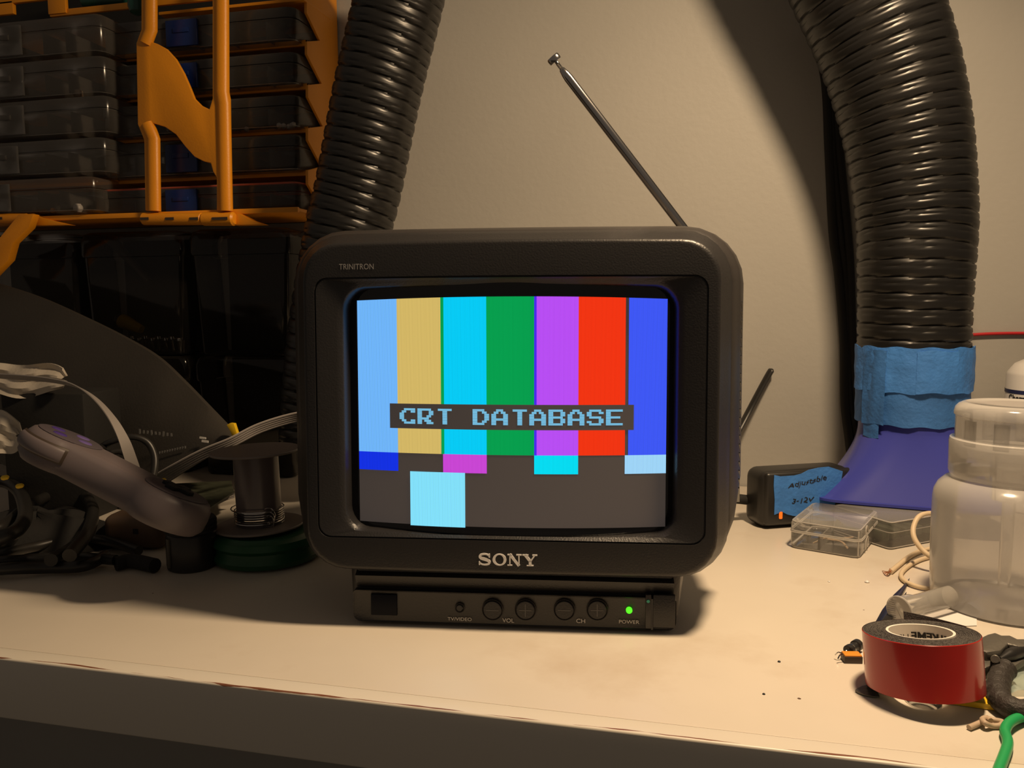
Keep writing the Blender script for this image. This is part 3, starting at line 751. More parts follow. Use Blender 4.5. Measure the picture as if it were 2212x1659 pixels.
# ================================================================ cream wires
mb = MB(); mb.tube([P(2070, 1120, .60), P(2035, 1112, .595), P(2005, 1109, .59), P(1984, 1117, .585), P(1973, 1140, .58), P(1975, 1162, .575), P(1990, 1185, .57), P(2015, 1206, .565), G(2050, 1225, .003), G(2090, 1235, .002)], .0019, seg=10, res=6)
mk('cream_wire', mb, 'wire', label='cream wire arching up beside the pump bottle', cat='wire', group=None)
w2 = thing('cream_wire', 'cream wire on the bench ending in bare copper strands', 'wire', G(1925, 1236))
mb = MB(); mb.tube([G(2060, 1178, .004), G(2022, 1184, .004), G(1990, 1190, .003), G(1965, 1202, .002), G(1942, 1220, .002), G(1924, 1235, .002)], .0018, seg=10, res=6); mk('insulation', mb, 'wire', w2)
for k, (dx, dy) in enumerate(((-14, -4), (-10, 3), (-6, 6), (-12, 0), (2, -9), (-4, 5))):
    mb = MB(); mb.tube([G(1925, 1235, .002), G(1922+dx*.5, 1236+dy*.3, .003), G(1920+dx, 1237+dy, .0006 if k != 4 else .004)], .0003, seg=5, res=3); mk('copper_strand', mb, 'copper', w2)
mb = MB(); mb.tube([G(2060, 1190, .002), G(2020, 1200, .002), G(1985, 1210, .002), G(1958, 1226, .002), G(1946, 1242, .002), G(1956, 1256, .002), G(1985, 1268, .002), G(2040, 1276, .002)], .0016, seg=10, res=6)
mk('cream_wire', mb, 'wire', label='cream wire looping back flat on the bench', cat='wire')

# ================================================================ pump bottle
bx = P(2172, 1200, .505); bo = V((bx.x, bx.y, DZ))
bt = thing('pump_bottle', 'translucent white liquid dispenser bottle behind the red tape', 'bottle', bo)
zz = lambda py: .2-(py-654)/F*.505
mb = MB(); mb.lathe(bo, (0, 0, 1), [(.036, .0015), (.040, .0002), (.0425, .0015), (.0433, .004), (.0445, .040), (.0445, zz(1096)), (.0438, zz(1078)), (.0415, zz(1062)), (.0375, zz(1049)), (.0345, zz(1043)), (.0335, zz(1040)), (.0335, zz(1030))], 96, cap1=False)
mk('bottle_body', mb, 'milky', bt)
mb = MB(); mb.lathe(bo, (0, 0, 1), [(.0345, zz(1041)), (.0352, zz(1039)), (.0360, zz(1030)), (.0363, zz(964)), (.0358, zz(957)), (.0332, zz(955)), (.0330, zz(950))], 96, cap0=False, cap1=False)
mk('collar', mb, 'milkycap', bt)
mb = MB(); mb.lathe(bo, (0, 0, 1), [(.0322, zz(992)), (.0330, zz(990)), (.0332, zz(910)), (.0334, zz(906)), (.0342, zz(904)), (.0342, zz(898)), (.0334, zz(888)), (.0315, zz(881)), (.0290, zz(877)), (.0270, zz(876)), (.0262, zz(877.5)), (.0150, zz(877.5))], 96, cap0=False)
lid = mk('flip_lid', mb, 'milkycap', bt)
for k in range(10):                    # thicker ribs between the lid's windows
    a = 2*PI*k/10 + .42
    mb = MB(); mb.box(bo + V((math.cos(a)*.0317, math.sin(a)*.0317, (zz(912)+zz(968))/2)), (.0018, .0085, zz(912)-zz(968)), Mx.Rotation(a, 3, 'Z'), bev=.0004); mk('lid_rib', mb, 'milkycap', lid)
mb = MB(); mb.lathe(bo, (0, 0, 1), [(.0300, zz(1000)), (.0300, zz(975)), (.0120, zz(972)), (.0110, zz(1090)), (.0040, zz(1092)), (.0036, .012)], 40, cap0=False); mk('pump_tube', mb, 'milkycap', bt)

# ================================================================ spray can
so = G(2243, 1100); so = V((so.x, so.y, DZ)); sd = (so-CAM).dot(HEAD)
sr = (2243-2166)/F*sd*.985; sz = lambda py: .2-(py-651)/F*sd
can = thing('spray_can', 'white aerosol can with blue label at the right frame edge', 'spray can', so)
mb = MB(); mb.lathe(so, (0, 0, 1), [(sr-.002, 0), (sr, .002), (sr, sz(812)), (sr-.001, sz(806)), (sr*.80, sz(788)), (sr*.56, sz(778)), (sr*.52, sz(775))], 64); mk('can_body', mb, 'white', can)
mb = MB(); mb.lathe(so, (0, 0, 1), [(sr*.56, sz(778)), (sr*.58, sz(774)), (sr*.56, sz(760)), (sr*.50, sz(758))], 40); mk('nozzle_cap', mb, 'matteblack', can)
mb = MB()
def band(mb, z0_, z1_, r): mb.lathe(so, (0, 0, 1), [(r, z0_), (r, z1_)], 64, False, False)
band(mb, sz(851), sz(843), sr+.0003); band(mb, sz(980), sz(868), sr+.0003); mk('blue_label', mb, 'navy', can)
mb = MB(); cd = math.atan2((CAM-so).y, (CAM-so).x); hh = sz(853)-sz(866)
mb.addmesh(textmesh('Chemical', None, hh, bold=.03), lambda c: so + V((math.cos(cd-.62+c.x/sr)*(sr+.0005), math.sin(cd-.62+c.x/sr)*(sr+.0005), (sz(853)+sz(866))/2+c.y)))
mk('can_lettering', mb, 'ink', can)

# ================================================================ red tape roll
tc_ = G(1995, 1506); TA = Mx.Rotation(math.radians(13.2-4), 3, 'Z') @ Mx.Rotation(math.radians(-9.5), 3, 'X') @ Mx.Rotation(math.radians(-2.6), 3, 'Y')
RT, HT, RC = .0273, .0272, .0147
to = V((tc_.x, tc_.y, DZ+.0058))
roll = thing('tape_roll', 'roll of red-backed black foam mounting tape lying flat', 'tape roll', to, TA)
def lp(name, mb, mat, par=None, **k): return mk(name, mb, mat, par or roll, local=True, **k)
mb = MB(); mb.lathe((0, 0, 0), (0, 0, 1), [(RT-.0004, 0), (RT, .0003), (RT, HT-.0003), (RT-.0003, HT)], 128, False, False); lp('red_backing', mb, 'red')
mb = MB()
pr = [(RC+.0012, .0002), (RT-.0005, .0002), (RT-.0005, HT-.0002)]
n = 11
for k in range(n):
    ra = RT-.0005-(RT-RC-.002)*(k+.0)/n; rb_ = RT-.0005-(RT-RC-.002)*(k+.6)/n
    pr += [(ra-.0003, HT+.0001*(k % 2)), (rb_, HT-.0001*(k % 3)), (rb_-.0002, HT-.0005)]
pr += [(RC+.0012, HT-.0006), (RC+.0012, .0002)]
mb.lathe((0, 0, 0), (0, 0, 1), pr, 96, False, False); lp('foam_tape', mb, 'foam')
mb = MB(); mb.lathe((0, 0, 0), (0, 0, 1), [(RC, 0), (RC+.0012, 0), (RC+.0012, HT+.0003), (RC+.0008, HT+.0004), (RC, HT+.0002), (RC, 0)], 96, False, False); core = lp('cardboard_core', mb, 'card')
mb = MB()
me = textmesh('EXTREME', .0235, .0040, bold=.04)
rr_ = RC-.0003
a_mid = math.radians(90)
def inner(me, cx, zc):
    def f(c):                          # upside-down lettering on the far inner wall
        x, y = -(c.x+cx), -c.y
        a = PI/2 - x/rr_; return V((math.cos(a)*rr_, math.sin(a)*rr_, zc+y))
    mb.addmesh(me, f)
inner(me, -.0130, HT-.0056); inner(textmesh('Mounting', .0165, .0036), .0084, HT-.0057)
lp('core_lettering', mb, 'ink', core)
# loose tape end peeling off at the back right
mb = MB(); pts = []
for k in range(9):
    t = k/8; a = math.radians(18+t*62); r = RT+.0006+t*t*.0065
    pts.append((math.cos(a)*r, math.sin(a)*r, .0025*t*t))
n_ = len(pts)
mb.loft([[V(p), V(p)+V((0, 0, HT)), V(p)*1.018+V((0, 0, HT)), V(p)*1.018] for p in pts]); lp('loose_end', mb, 'foam')
mb = MB(); mb.lathe(G(1994, 1517), (0, 0, 1), [(.0080, .0002), (.0085, .001), (.0080, .0028), (.007, .0031)], 40); mk('plastic_disc', mb, 'clearbox', label='small clear plastic disc under the front of the red tape roll', cat='disc')
mb = MB(); pl = [G(x, y, .0006) for x, y in ((1890, 1482), (1880, 1480), (1862, 1484), (1852, 1489), (1847, 1493), (1855, 1498), (1870, 1503), (1885, 1506), (1900, 1507))]
mb.prism(pl, (0, 0, .0006), 0); mk('steel_strip', mb, 'steel', label='rounded grey metal tip poking out from under the red tape roll', cat='metal strip')

# ================================================================ small parts left of the roll
cp = G(1840, 1430)
cpt = thing('film_capacitor', 'tiny box component with bright orange top near the red roll', 'electronic component', cp)
rot = Mx.Rotation(math.radians(10), 3, 'Z')
mb = MB(); mb.box(cp+V((0, .001, .0020)), (.0098, .0066, .0038), rot, bev=.0002); mk('body', mb, 'browncap', cpt)
mb = MB(); mb.box(cp+V((0, .001, .0042)), (.0092, .0060, .0008), rot, bev=.0002); mk('resin_top', mb, 'orangecap', cpt)
for s_ in (-1, 1):
    mb = MB(); q = cp+rot @ V((-.0046, .001+s_*.0015, .0035)); mb.tube([q, q+V((-.002, -.001, .0012)), q+V((-.0035, -.001+s_*.001, -.001))], .00035, seg=6, res=4); mk('lead', mb, 'chrome', cpt)
i0, i1 = G(1832, 1406, .0034), G(1851, 1394, .0034)
idt = thing('inductor', 'tiny black drum component touching the orange-topped one', 'electronic component', G(1838, 1404))
dd = (i1-i0).normalized(); Li = .0125
mb = MB(); mb.lathe(i0, dd, [(.0027, 0), (.0031, .0004), (.0031, .003), (.0026, .0034), (.0026, .0085), (.0033, .009), (.0033, .0122), (.0029, Li)], 32); mk('body', mb, 'black', idt)
mb = MB(); mb.tube([i0-dd*.0002, i0-dd*.002+V((0, 0, .0008)), i0-dd*.003-V((0, 0, .0012)), i0-dd*.001-V((.001, 0, .0026))], .0004, seg=6, res=4); mk('lead', mb, 'chrome', idt)
mb = MB(); mb.lathe(i0+dd*.0034, dd, [(.0029, 0), (.0029, .0006)], 24, False, False); mk('ring', mb, 'chrome', idt)
for k, (px, py, s_, l) in enumerate(((1873, 1258, .0018, 'larger white crumb on the bench left of the tweezers'), (1791, 1257, .0009, 'smaller white crumb on the bench below the clear box'), (1683, 1430, .0009, 'dark speck on the bench left of the tiny components'), (1650, 1500, .0008, 'small dark speck on the bench near the front edge'))):
    mb = MB(); q = G(px, py); mb.lathe(q, (0, 0, 1), [(s_*.6, 0), (s_, s_*.3), (s_*.7, s_*.7), (s_*.2, s_*.9)], 8); mk('crumb', mb, 'white' if k < 2 else 'ink', label=l, cat='crumb')

# ================================================================ vial, paper, tweezers
v0 = G(1941, 1319, .0094); v1 = G(2110, 1272, .0094)
vd = (v1-v0).normalized(); Lv = .07
vi = thing('plastic_vial', 'clear ribbed plastic vial lying behind the red tape roll', 'vial', V((v0.x, v0.y, DZ)))
mb = MB(); mb.lathe(v0, vd, [(.0078, .001), (.0080, .004), (.0080, .012), (.0068, .016), (.0068, Lv)], 40, cap0=False); mk('barrel', mb, 'vial', vi)
mb = MB(); mb.lathe(v0, vd, [(.0086, 0), (.0090, .0004), (.0090, .0012), (.0084, .0016)], 48); fl = mk('end_disc', mb, 'clearedge', vi)
mb = MB(); w_ = vd.cross(V((0, 0, 1))).normalized()
mb.tube([v0-vd*.0003-w_*.0045+V((0, 0, .0070)), v0-vd*.0003+w_*.0045-V((0, 0, .0070))], .0004, seg=6, res=1)
for k in range(10):
    z_ = -.006+k*.0013; hw_ = math.sqrt(max(0, .0083**2-z_*z_)); c_ = w_*(-.0045*z_/-.007*-1)
    s0 = v0-vd*.0002-w_*hw_*.95+V((0, 0, z_)); mb.tube([s0, s0+w_*hw_*.7+V((0, 0, .001))], .00025, seg=5, res=1)
mk('moulded_ribs', mb, 'vial', fl)
mb = MB(); mb.prism([G(x, y, .0003) for x, y in ((1956, 1350), (1972, 1340), (2022, 1317), (2110, 1318), (2110, 1352), (2010, 1356))], (0, 0, .0003)); mk('paper_slip', mb, 'paper', label='white paper slip lying under the clear vial', cat='paper')
tz = thing('tweezers', 'pointed dark steel tweezers lying left of the clear vial', 'tweezers', G(1900, 1340))
mb = MB(); mb.prism([G(x, y, .0004) for x, y in ((1872, 1385), (1883, 1362), (1905, 1322), (1930, 1289), (1948, 1272), (1965, 1252), (1956, 1275), (1947, 1292), (1930, 1320), (1915, 1352), (1905, 1375))], (0, 0, .0016), .0003); mk('blade', mb, 'blade', tz)
mb = MB(); mb.prism([G(x, y, .0024) for x, y in ((1900, 1350), (1922, 1322), (1945, 1298), (1958, 1282), (1957, 1292), (1940, 1318), (1920, 1352))], (0, 0, .0016), .0003); mk('blade', mb, 'black', tz)

# ================================================================ pliers and neighbours at the lower right
ps = lambda x, y, h: G(x, y, h)
pr_ = thing('pliers', 'dark metal pliers with black rubber grips, cut by the frame', 'pliers', G(2180, 1480))
mb = MB(); mb.prism([G(x, y, .008) for x, y in ((2112, 1402), (2132, 1392), (2148, 1388), (2162, 1394), (2180, 1394), (2196, 1402), (2240, 1402), (2240, 1416), (2200, 1420), (2176, 1412), (2160, 1428), (2130, 1432), (2110, 1424))], (0, 0, .006), .0008); mk('jaw', mb, 'steel', pr_)
mb = MB(); mb.prism([G(x, y, .004) for x, y in ((2110, 1430), (2135, 1428), (2155, 1424), (2168, 1440), (2150, 1452), (2128, 1462), (2112, 1456))], (0, 0, .005), .0008); mk('jaw', mb, 'steel', pr_)
mb = MB(); mb.prism([G(x, y, .004) for x, y in ((2178, 1440), (2200, 1428), (2250, 1414), (2250, 1428), (2212, 1440), (2190, 1454))], (0, 0, .004), .0006); mk('jaw', mb, 'steel', pr_)
mb = MB(); mb.cyl(G(2150, 1424, .0100), G(2150, 1424, .0150), .0022, 24, bev=.0004); mk('pivot', mb, 'steel', pr_)
mb = MB(); mb.tube([G(2178, 1442, .0085), G(2166, 1452, .0080), G(2157, 1474, .0070), G(2157, 1500, .0060), G(2168, 1520, .0056), G(2195, 1532, .0056), G(2240, 1538, .0056), G(2320, 1540, .0056)], .0053, seg=20, res=8, rf=lambda s_, th, u_: .0053*min(1, .55+u_*9)*(1+.05*math.sin(s_*900)))
mk('grip', mb, 'rubber', pr_, label='black rubber grip')
mb = MB(); mb.tube([G(2160, 1424, .010), G(2190, 1412, .0105), G(2225, 1402, .0105), G(2300, 1390, .0105)], .0030, seg=16, res=8, rf=lambda s_, th, u_: .0012+.0022*min(1, u_*4)); mk('grip', mb, 'black', pr_, label='black rubber grip')
a, b_ = G(2040, 1520), G(2290, 1556); d_ = (b_-a).normalized(); YR = Mx((d_, V((-d_.y, d_.x, 0)), V((0, 0, 1)))).transposed()
mb = MB(); mb.box((a+b_)/2+V((0, 0, .0018))+YR @ V((0, .004, 0)), ((b_-a).length, .009, .0030), YR, bev=.0004); mk('yellow_rule', mb, 'yellow', label='flat yellow strip running from under the red roll beneath the pliers', cat='strip')
mb = MB(); rnd = random.Random(4); rows = []
for j in range(9):
    row = []
    for i in range(12):
        p = G(2118+i*16, 1505-j*8.5); p.z = DZ+.0006+.0042*abs(math.sin(i*.9+j*.7))*(.5+.5*rnd.random()) ; row.append(p)
    rows.append(row)
mb.loft(rows, False, False, closed=False); mk('plastic_bag', mb, 'bag', label='crumpled pale teal plastic bag behind the pliers', cat='plastic bag')
mb = MB(); mb.tube([G(2300, 1532, .003), G(2230, 1545, .003), G(2197, 1552, .004), G(2178, 1564, .004), G(2171, 1580, .003), G(2176, 1597, .003), G(2176, 1612, .003), G(2168, 1636, .003), G(2156, 1668, .003), G(2150, 1700, .003), G(2148, 1715, .002)], .0023, seg=14, res=8)
mk('green_wire', mb, 'green', label='bright green wire running off the front right corner', cat='wire')
mb = MB(); mb.tube([G(2093, 1572, .0014), G(2104, 1567, .0016), G(2118, 1561, .0018), G(2134, 1554, .0020), G(2150, 1556, .0020), G(2166, 1560, .0016), G(2160, 1567, .0016), G(2142, 1568, .0016), G(2128, 1562, .0035), G(2122, 1554, .0030), G(2132, 1551, .0030), G(2140, 1557, .0030)], .0013, seg=10, res=6)
mk('tan_loop', mb, 'tan', label='knotted tan rubber strand on the bench beside the green wire', cat='rubber strand')

# ================================================================ orange rack of parts cases
RY = .800; X0 = Y(655, 40, RY).x
def zR(py, px=600, y=RY): return Y(px, py, y).z
rack = thing('organizer_rack', 'orange plastic wall rack holding rows of clear parts cases', 'rack', Y(340, 487, RY))
XL = Y(-140, 200, RY).x
mb = MB()
teeth = [(657, -60), (657, 28), (686, 88), (658, 90), (658, 118), (690, 181), (660, 184), (660, 210), (692, 273), (660, 277), (660, 303), (690, 360), (660, 368), (660, 398), (684, 440), (660, 460), (660, 466)]
pl = [X(px, py, X0) for px, py in teeth]
pl += [V((X0, YW-.003, pl[-1].z)), V((X0, YW-.003, pl[0].z))]
mb.prism(pl, (.003, 0, 0), .0003); mk('side_panel', mb, 'orange', rack)
mb = MB(); mb.bb(XL, X0-.0005, YW-.0060, YW-.0030, zR(466), zR(-60)+.10); mk('shade_panel', mb, 'matteblack', rack, label='dark sheet added for the shade behind the cases')  # dark sheet added in place of the shade between shelves and wall
rows_r = [(14, 88), (112, 182), (205, 275), (290, 368), (392, 458)]
shelf_z = []
for k, (a, b_) in enumerate(rows_r):
    z = zR(b_)-.0002; shelf_z.append(z)
    if k < 4:
        mb = MB(); mb.bb(XL, X0, RY+.004, YW-.0065, z-.0028, z); mb.bb(XL, X0, RY+.004, RY+.007, z-.006, z); mk('shelf', mb, 'orange', rack)
# floor of the rack with a front rail
zf = shelf_z[4]
mb = MB(); mb.bb(XL, X0+.003, RY-.028, YW-.0065, zf-.0035, zf, bev=.0005); mb.bb(XL, X0+.003, RY-.031, RY-.027, zf-.0045, zf+.001, bev=.0008); mk('rack_floor', mb, 'orange', rack)
GY = RY-.034
def gp(px, py, y=GY): return Y(px, py, y)
outline = [(311, -60), (341, -60), (341, 66), (330, 92), (345, 97), (365, 108), (385, 130), (402, 160), (415, 190), (425, 215), (440, 230), (457, 238), (464, 215), (464, -60), (496, -60), (497, 200), (500, 215), (504, 456), (473, 456), (473, 385), (465, 372), (460, 354), (445, 350), (425, 340), (405, 318), (385, 292), (362, 276), (336, 268), (346, 295), (349, 456), (319, 456), (317, 305), (303, 270), (300, 96), (311, 66)]
mb = MB(); mb.prism([gp(x, y) for x, y in outline], (0, -.0045, 0), .0012)
for path in ([(326, -60), (326, 66), (315, 94)], [(480, -60), (480, 200), (484, 225), (489, 456)], [(318, 268), (332, 300), (334, 456)]):
    mb.tube([gp(x, y, GY-.003) for x, y in path], .0073, seg=16, res=1, up=(0, 1, 0), flat=.75)
gate = mk('gate', mb, 'orange', rack, label='orange retaining gate with an S-shaped web')
def hinge(x0, x1, py, slots, h=14):
    a, b__ = gp(x0, py, GY-.002), gp(x1, py, GY-.002); r = h/F*.80
    mb = MB(); mb.cyl(a, b__, r, 24, bev=.002)
    mk('hinge', mb, 'orange', rack)
    for s0, s1 in slots:
        p, q = gp(s0, py+1, GY-.002), gp(s1, py+1, GY-.002); mb = MB(); mb.bb(p.x, q.x, p.y-r-.0006, p.y-r+.002, p.z-.0014, p.z+.0014); mk('slot', mb, 'browncap', rack)
hinge(308, 440, 473, ((312, 330), (366, 384), (418, 436))); hinge(438, 508, 473, ((467, 500),), 15.5)
mb = MB(); mb.prism([gp(x, y) for x, y in ((505, 461), (520, 462), (545, 476), (572, 485), (505, 487))], (0, .010, 0), .001); mk('hinge_gusset', mb, 'orange', rack)
hinge(-60, 62, 472, ((0, 14),), 12)
mb = MB(); mb.prism([gp(x, y) for x, y in ((58, 462), (72, 460), (90, 470), (120, 478), (152, 486), (60, 488))], (0, .010, 0), .001); mk('hinge_gusset', mb, 'orange', rack)
mb = MB(); mb.prism([Y(x, y, GY-.014) for x, y in ((40, 462), (72, 462), (62, 492), (28, 525), (18, 562), (-30, 612), (-60, 612), (-60, 560), (-14, 528))], (0, .010, 0), .0015); mk('open_gate_arm', mb, 'orange', rack)
# top piece
mb = MB(); zt_ = zR(10); 
mb.bb(Y(112, 20, RY).x, X0, RY-.004, RY, zR(30, 200), zR(16, 200), bev=.0008); mb.bb(Y(112, 20, RY).x, Y(150, 20, RY).x, RY-.006, RY-.001, zR(26, 200), zR(-40, 200), bev=.0008)
mb.bb(Y(345, 8, RY).x, Y(660, 8, RY).x, RY-.003, RY+.060, zR(9), zR(2), bev=.0006)
mb.bb(Y(-140, 8, RY).x, Y(36, 8, RY).x, RY-.006, RY-.001, zR(36, 10), zR(8, 10), bev=.0006)
mb.bb(Y(-140, 8, RY).x, Y(110, 8, RY).x, RY-.006, RY-.001, zR(8, 60), zR(-6, 60), bev=.0006)
mk('top_rail', mb, 'orange', rack)
mb = MB()
for (px0, px1, py0, py1) in ((253, 302, 116, 129), (238, 246, 292, 312), (243, 256, 372, 392), (255, 302, 204, 214)):
    a, b__ = Y(px0, py1, RY+.002), Y(px1, py0, RY+.002); mb.bb(a.x, b__.x, RY+.000, RY+.0035, a.z, b__.z)
mk('divider_post', mb, 'orange', rack)

def case(px0, px1, py0, py1, y, depth, latch, lmat, label, seal=None, divs=(), rowpx=None, latchsub=True):
    rp = rowpx or px1
    a, b__ = Y(px0, py1, y), Y(px1, py0, y)
    x0, x1 = a.x, min(b__.x, X0-.0035)
    z0, z1 = Y(rp, py1, y).z, Y(rp, py0, y).z
    o = V((x0, y, z0)); I3 = Mx.Identity(3); W = x1-x0; H = z1-z0; r = .012
    t = thing('parts_case', label, 'parts case', ((x0+x1)/2, y+depth/2, z0), group='clear parts cases in the orange rack')
    mb = MB(); shellbox(mb, 0, W, 0, depth, 0, H*.66, .001, r, top=False, R=I3, o=o); mk('tray', mb, 'clear', t)
    mb = MB(); shellbox(mb, -.001, W+.001, -.001, depth, H*.67, H, .001, r, bottom=False, R=I3, o=o)
    lid_ = mk('lid', mb, 'clearlid', t)
    mb = MB(); rim(mb, H*.66-.001, .0004, o=o, R=I3, W=W, L=depth, rad=r); rim(mb, .0014, .0004, .001, o=o, R=I3, W=W, L=depth, rad=r); mk('tray_rim', mb, 'clearlid', t)
    if False: pass
    if seal:
        mb = MB(); rim(mb, H-.002, .0012, o=o, R=I3, W=W, L=depth, rad=r); mk('seal', mb, seal, lid_)
    mb = MB()
    for d in divs: mb.bb(x0+W*d-.0005, x0+W*d+.0005, y+.002, y+depth-.004, z0+.002, z0+H*.62)
    if divs: mk('divider', mb, 'clear', t)
    for (l0, l1) in latch:
        p, q = Y(l0, py1, y-.003), Y(l1, py0, y-.003); hh_ = z1-z0
        mb = MB(); mb.bb(p.x, q.x, y-.0045, y-.0012, z0+hh_*.06, z0+hh_*.86, bev=.0008); lt = mk('latch', mb, lmat, t)
        w3 = (q.x-p.x)
        mb = MB(); mb.bb(p.x+w3*.25, q.x-w3*.25, y-.0056, y-.0040, z0+hh_*.46, z0+hh_*.60, bev=.0004); mk('latch_slot', mb, lmat, lt)
    return o, W, H
for k, ((a, b_), lm, lb, seal) in enumerate(zip(rows_r, ('blue', 'blue', 'clearlid', 'blue', 'blue'),
        ('topmost clear case with blue latch in the rack\'s right column', 'second clear case down in the rack\'s right column', 'third clear case down in the rack\'s right column, holding white beads',
         'fourth clear case down in the rack\'s right column', 'bottom clear case with red lid seal in the rack\'s right column'), (None, None, None, None, 'pink'))):
    o, W, H = case(217, 645 - (5 if k == 0 else 0), a, b_, RY-.014, .080, ((360, 424),), lm, lb, seal, (.18, .5, .68, .86), rowpx=600)
    if k == 2:
        for q in (.71, .89, .905, .92, .945, .96):
            mb = MB(); c_ = o+V((W*q, .014+.004*math.sin(q*90), .0042)); mb.lathe(c_-V((0, 0, .0030)), (0, 0, 1), [(.0010, 0), (.0024, .0010), (.0028, .003), (.0024, .0048), (.001, .0058)], 14); mk('bead', mb, 'white', label='small white bead in the third clear case down', cat='bead', group='white beads in the third clear case')
LY = .762
rows_l = [(26, 110, 213), (117, 200, 221), (203, 285, 228), (294, 371, 222), (379, 455, 198)]
for k, ((a, b_, pe), lb) in enumerate(zip(rows_l, ('topmost clear case in the rack\'s left column', 'second clear case down in the rack\'s left column, holding a pink cube', 'third clear case down in the rack\'s left column',
        'fourth clear case down in the rack\'s left column', 'bottom clear case in the rack\'s left column, full of oddments'))):
    o, W, H = case(-150, pe, a, b_, LY, .110, ((-45, (41, 46, 47, 35, 17)[k]),), 'clearlid', lb, None, (.40, .67, .80), rowpx=pe)
    if k == 1:
        mb = MB(); q = Y(168, 185, LY+.014); mb.box(V((q.x, q.y, o.z+.0050)), (.0078, .0078, .0078), Mx.Rotation(.3, 3, 'Z'), bev=.001); mk('pink_cube', mb, 'tan', label='small pinkish cube inside the second left case', cat='cube')
    if k == 4:
        for (px, py, s_, mt, lb2) in ((168, 438, .0052, 'white', 'pale round knob inside the bottom left case'), (114, 444, .0032, 'orangecap', 'small orange bit inside the bottom left case'), (75, 412, .0042, 'steel', 'grey metal part inside the bottom left case')):
            mb = MB(); q = Y(px, py, LY+.016); mb.lathe(V((q.x, q.y, o.z+.0010)), (0, 0, 1), [(s_*.6, 0), (s_, s_*.6), (s_, s_*1.2), (s_*.6, s_*1.8)], 16); mk('loose_part', mb, mt, label=lb2, cat='small part')
# dark green handles on top
for k, (px0, px1, py, r, lb) in enumerate(((300, 296, 12, .0095, 'dark green rounded tool handle on top of the orange rack'), (235, 180, 2, .008, 'dark green rod behind the rounded handle atop the rack'))):
    a = Y(px0-4, py, RY-.022); mb = MB()
    if k == 0: mb.lathe(a, (-.06, .1, 1), [(.003, -.010), (r*.8, -.0075), (r, -.002), (r, .012), (r*.8, .03), (r*.8, .06)], 24)
    else: mb.cyl(Y(px1, py, RY+.01), Y(px0+40, py-4, RY+.01), r, 20, bev=.002)
    mk('tool_handle', mb, 'dkgreen', label=lb, cat='tool handle')

# ================================================================ dark bins under the rack
BY = .806
def bin_(px0, px1, z0, z1, label, y=BY):
    x0, x1 = Y(px0, 600, y).x, Y(px1, 600, y).x; W = x1-x0; D = YW-.004-y
    t = thing('storage_bin', label, 'storage bin', ((x0+x1)/2, y+D/2, z0), group='smoky bins under the orange rack')
    I3 = Mx.Identity(3)
    def rr(ins, z, r=.010):
        pts = []
        for cx, cy, a0 in ((x1-ins-r, y+D-r, 0), (x0+ins+r, y+D-r, PI/2), (x0+ins+r, y+ins*.5+r, PI), (x1-ins-r, y+ins*.5+r, 1.5*PI)):
            for k in range(6):
                a = a0+PI/2*k/5; pts.append(V((cx+r*math.cos(a), cy+r*math.sin(a), z)))
        return pts
    H = z1-z0
    mb = MB(); mb.loft([rr(.012, z0, .007), rr(.009, z0+.003), rr(.004, z1-.030)], True, False); mk('tub', mb, 'smoke', t)
    mb = MB(); mb.bb(x0+.0125, x1-.0125, y+D-.0045, y+D-.0025, z0+.001, z1-.006); mb.bb(x0+.0125, x1-.0125, y+.012, y+D-.003, z0+.0008, z0+.0022)
    mk('added_dark_sheet', mb, 'matteblack', t)  # black sheets added to hide the lit wall and keep the bin dark
    mb = MB(); mb.loft([rr(.002, z1-.0295), rr(.001, z1-.027), rr(.001, z1-.010), rr(.004, z1-.003), rr(.010, z1-.0005)], False, True); mk('lid', mb, 'smoke', t)
zm = Y(500, 770, BY).z
zT = Y(500, 492, BY).z
bin_(-90, 160, zm+.001, zT, 'smoky plastic bin at the left end, directly under the rack'); bin_(168, 395, zm+.001, zT, 'smoky plastic bin holding screws and a yellow plug'); bin_(403, 628, zm+.001, zT, 'smoky plastic bin on the upper tier nearest the television')
bin_(-90, 160, DZ+.0005, zm-.0005, 'leftmost smoky bin standing on the bench behind the pile'); bin_(168, 395, DZ+.0005, zm-.0005, 'middle smoky bin standing on the bench behind the pile'); bin_(403, 628, DZ+.0005, zm-.0005, 'smoky bin standing on the bench nearest the television')
# contents
zc = zm+.004
rnd = random.Random(3)
for k in range(11):
    px = 243+k*14.5; q = Y(px, 727, BY+.016+.004*(k % 3)); mb = MB()
    mb.lathe(V((q.x, q.y, zc)), (0, -.15, 1), [(.0022, 0), (.0022, .012+.002*(k % 2)), (.0046, .0135+.002*(k % 2)), (.0040, .0165+.002*(k % 2)), (.002, .0178+.002*(k % 2))], 16)
    mk('screw', mb, 'chrome', label='one of the shiny screws standing in the smoky bin', cat='screw', group='screws in the smoky bin')
plg = thing('yellow_plug', 'yellow connector plug lying on the screws in the bin', 'plug', Y(280, 710, BY+.02))
a, b_ = Y(262, 692, BY+.019), Y(306, 712, BY+.019)
mb = MB(); mb.lathe(a, b_-a, [(.0080, 0), (.0088, .002), (.0080, .012), (.0050, (b_-a).length)], 24); mk('sleeve', mb, 'yellow', plg)
mb = MB(); dq = (b_-a).normalized(); mb.lathe(a-dq*.007, dq, [(.0045, 0), (.0050, .001), (.0050, .0072)], 20); mk('contact', mb, 'steel', plg)
a, b_ = Y(268, 548, BY+.05), Y(322, 608, BY+.05); mb = MB(); mb.tube([a+V((-.02, 0, .02)), a, b_], .007, seg=16, res=3, rf=lambda s_, th, u_: .0075*(1-.5*u_)); mk('orange_handle', mb, 'browncap', label='dim brown-orange handle leaning inside the smoky bin', cat='handle')

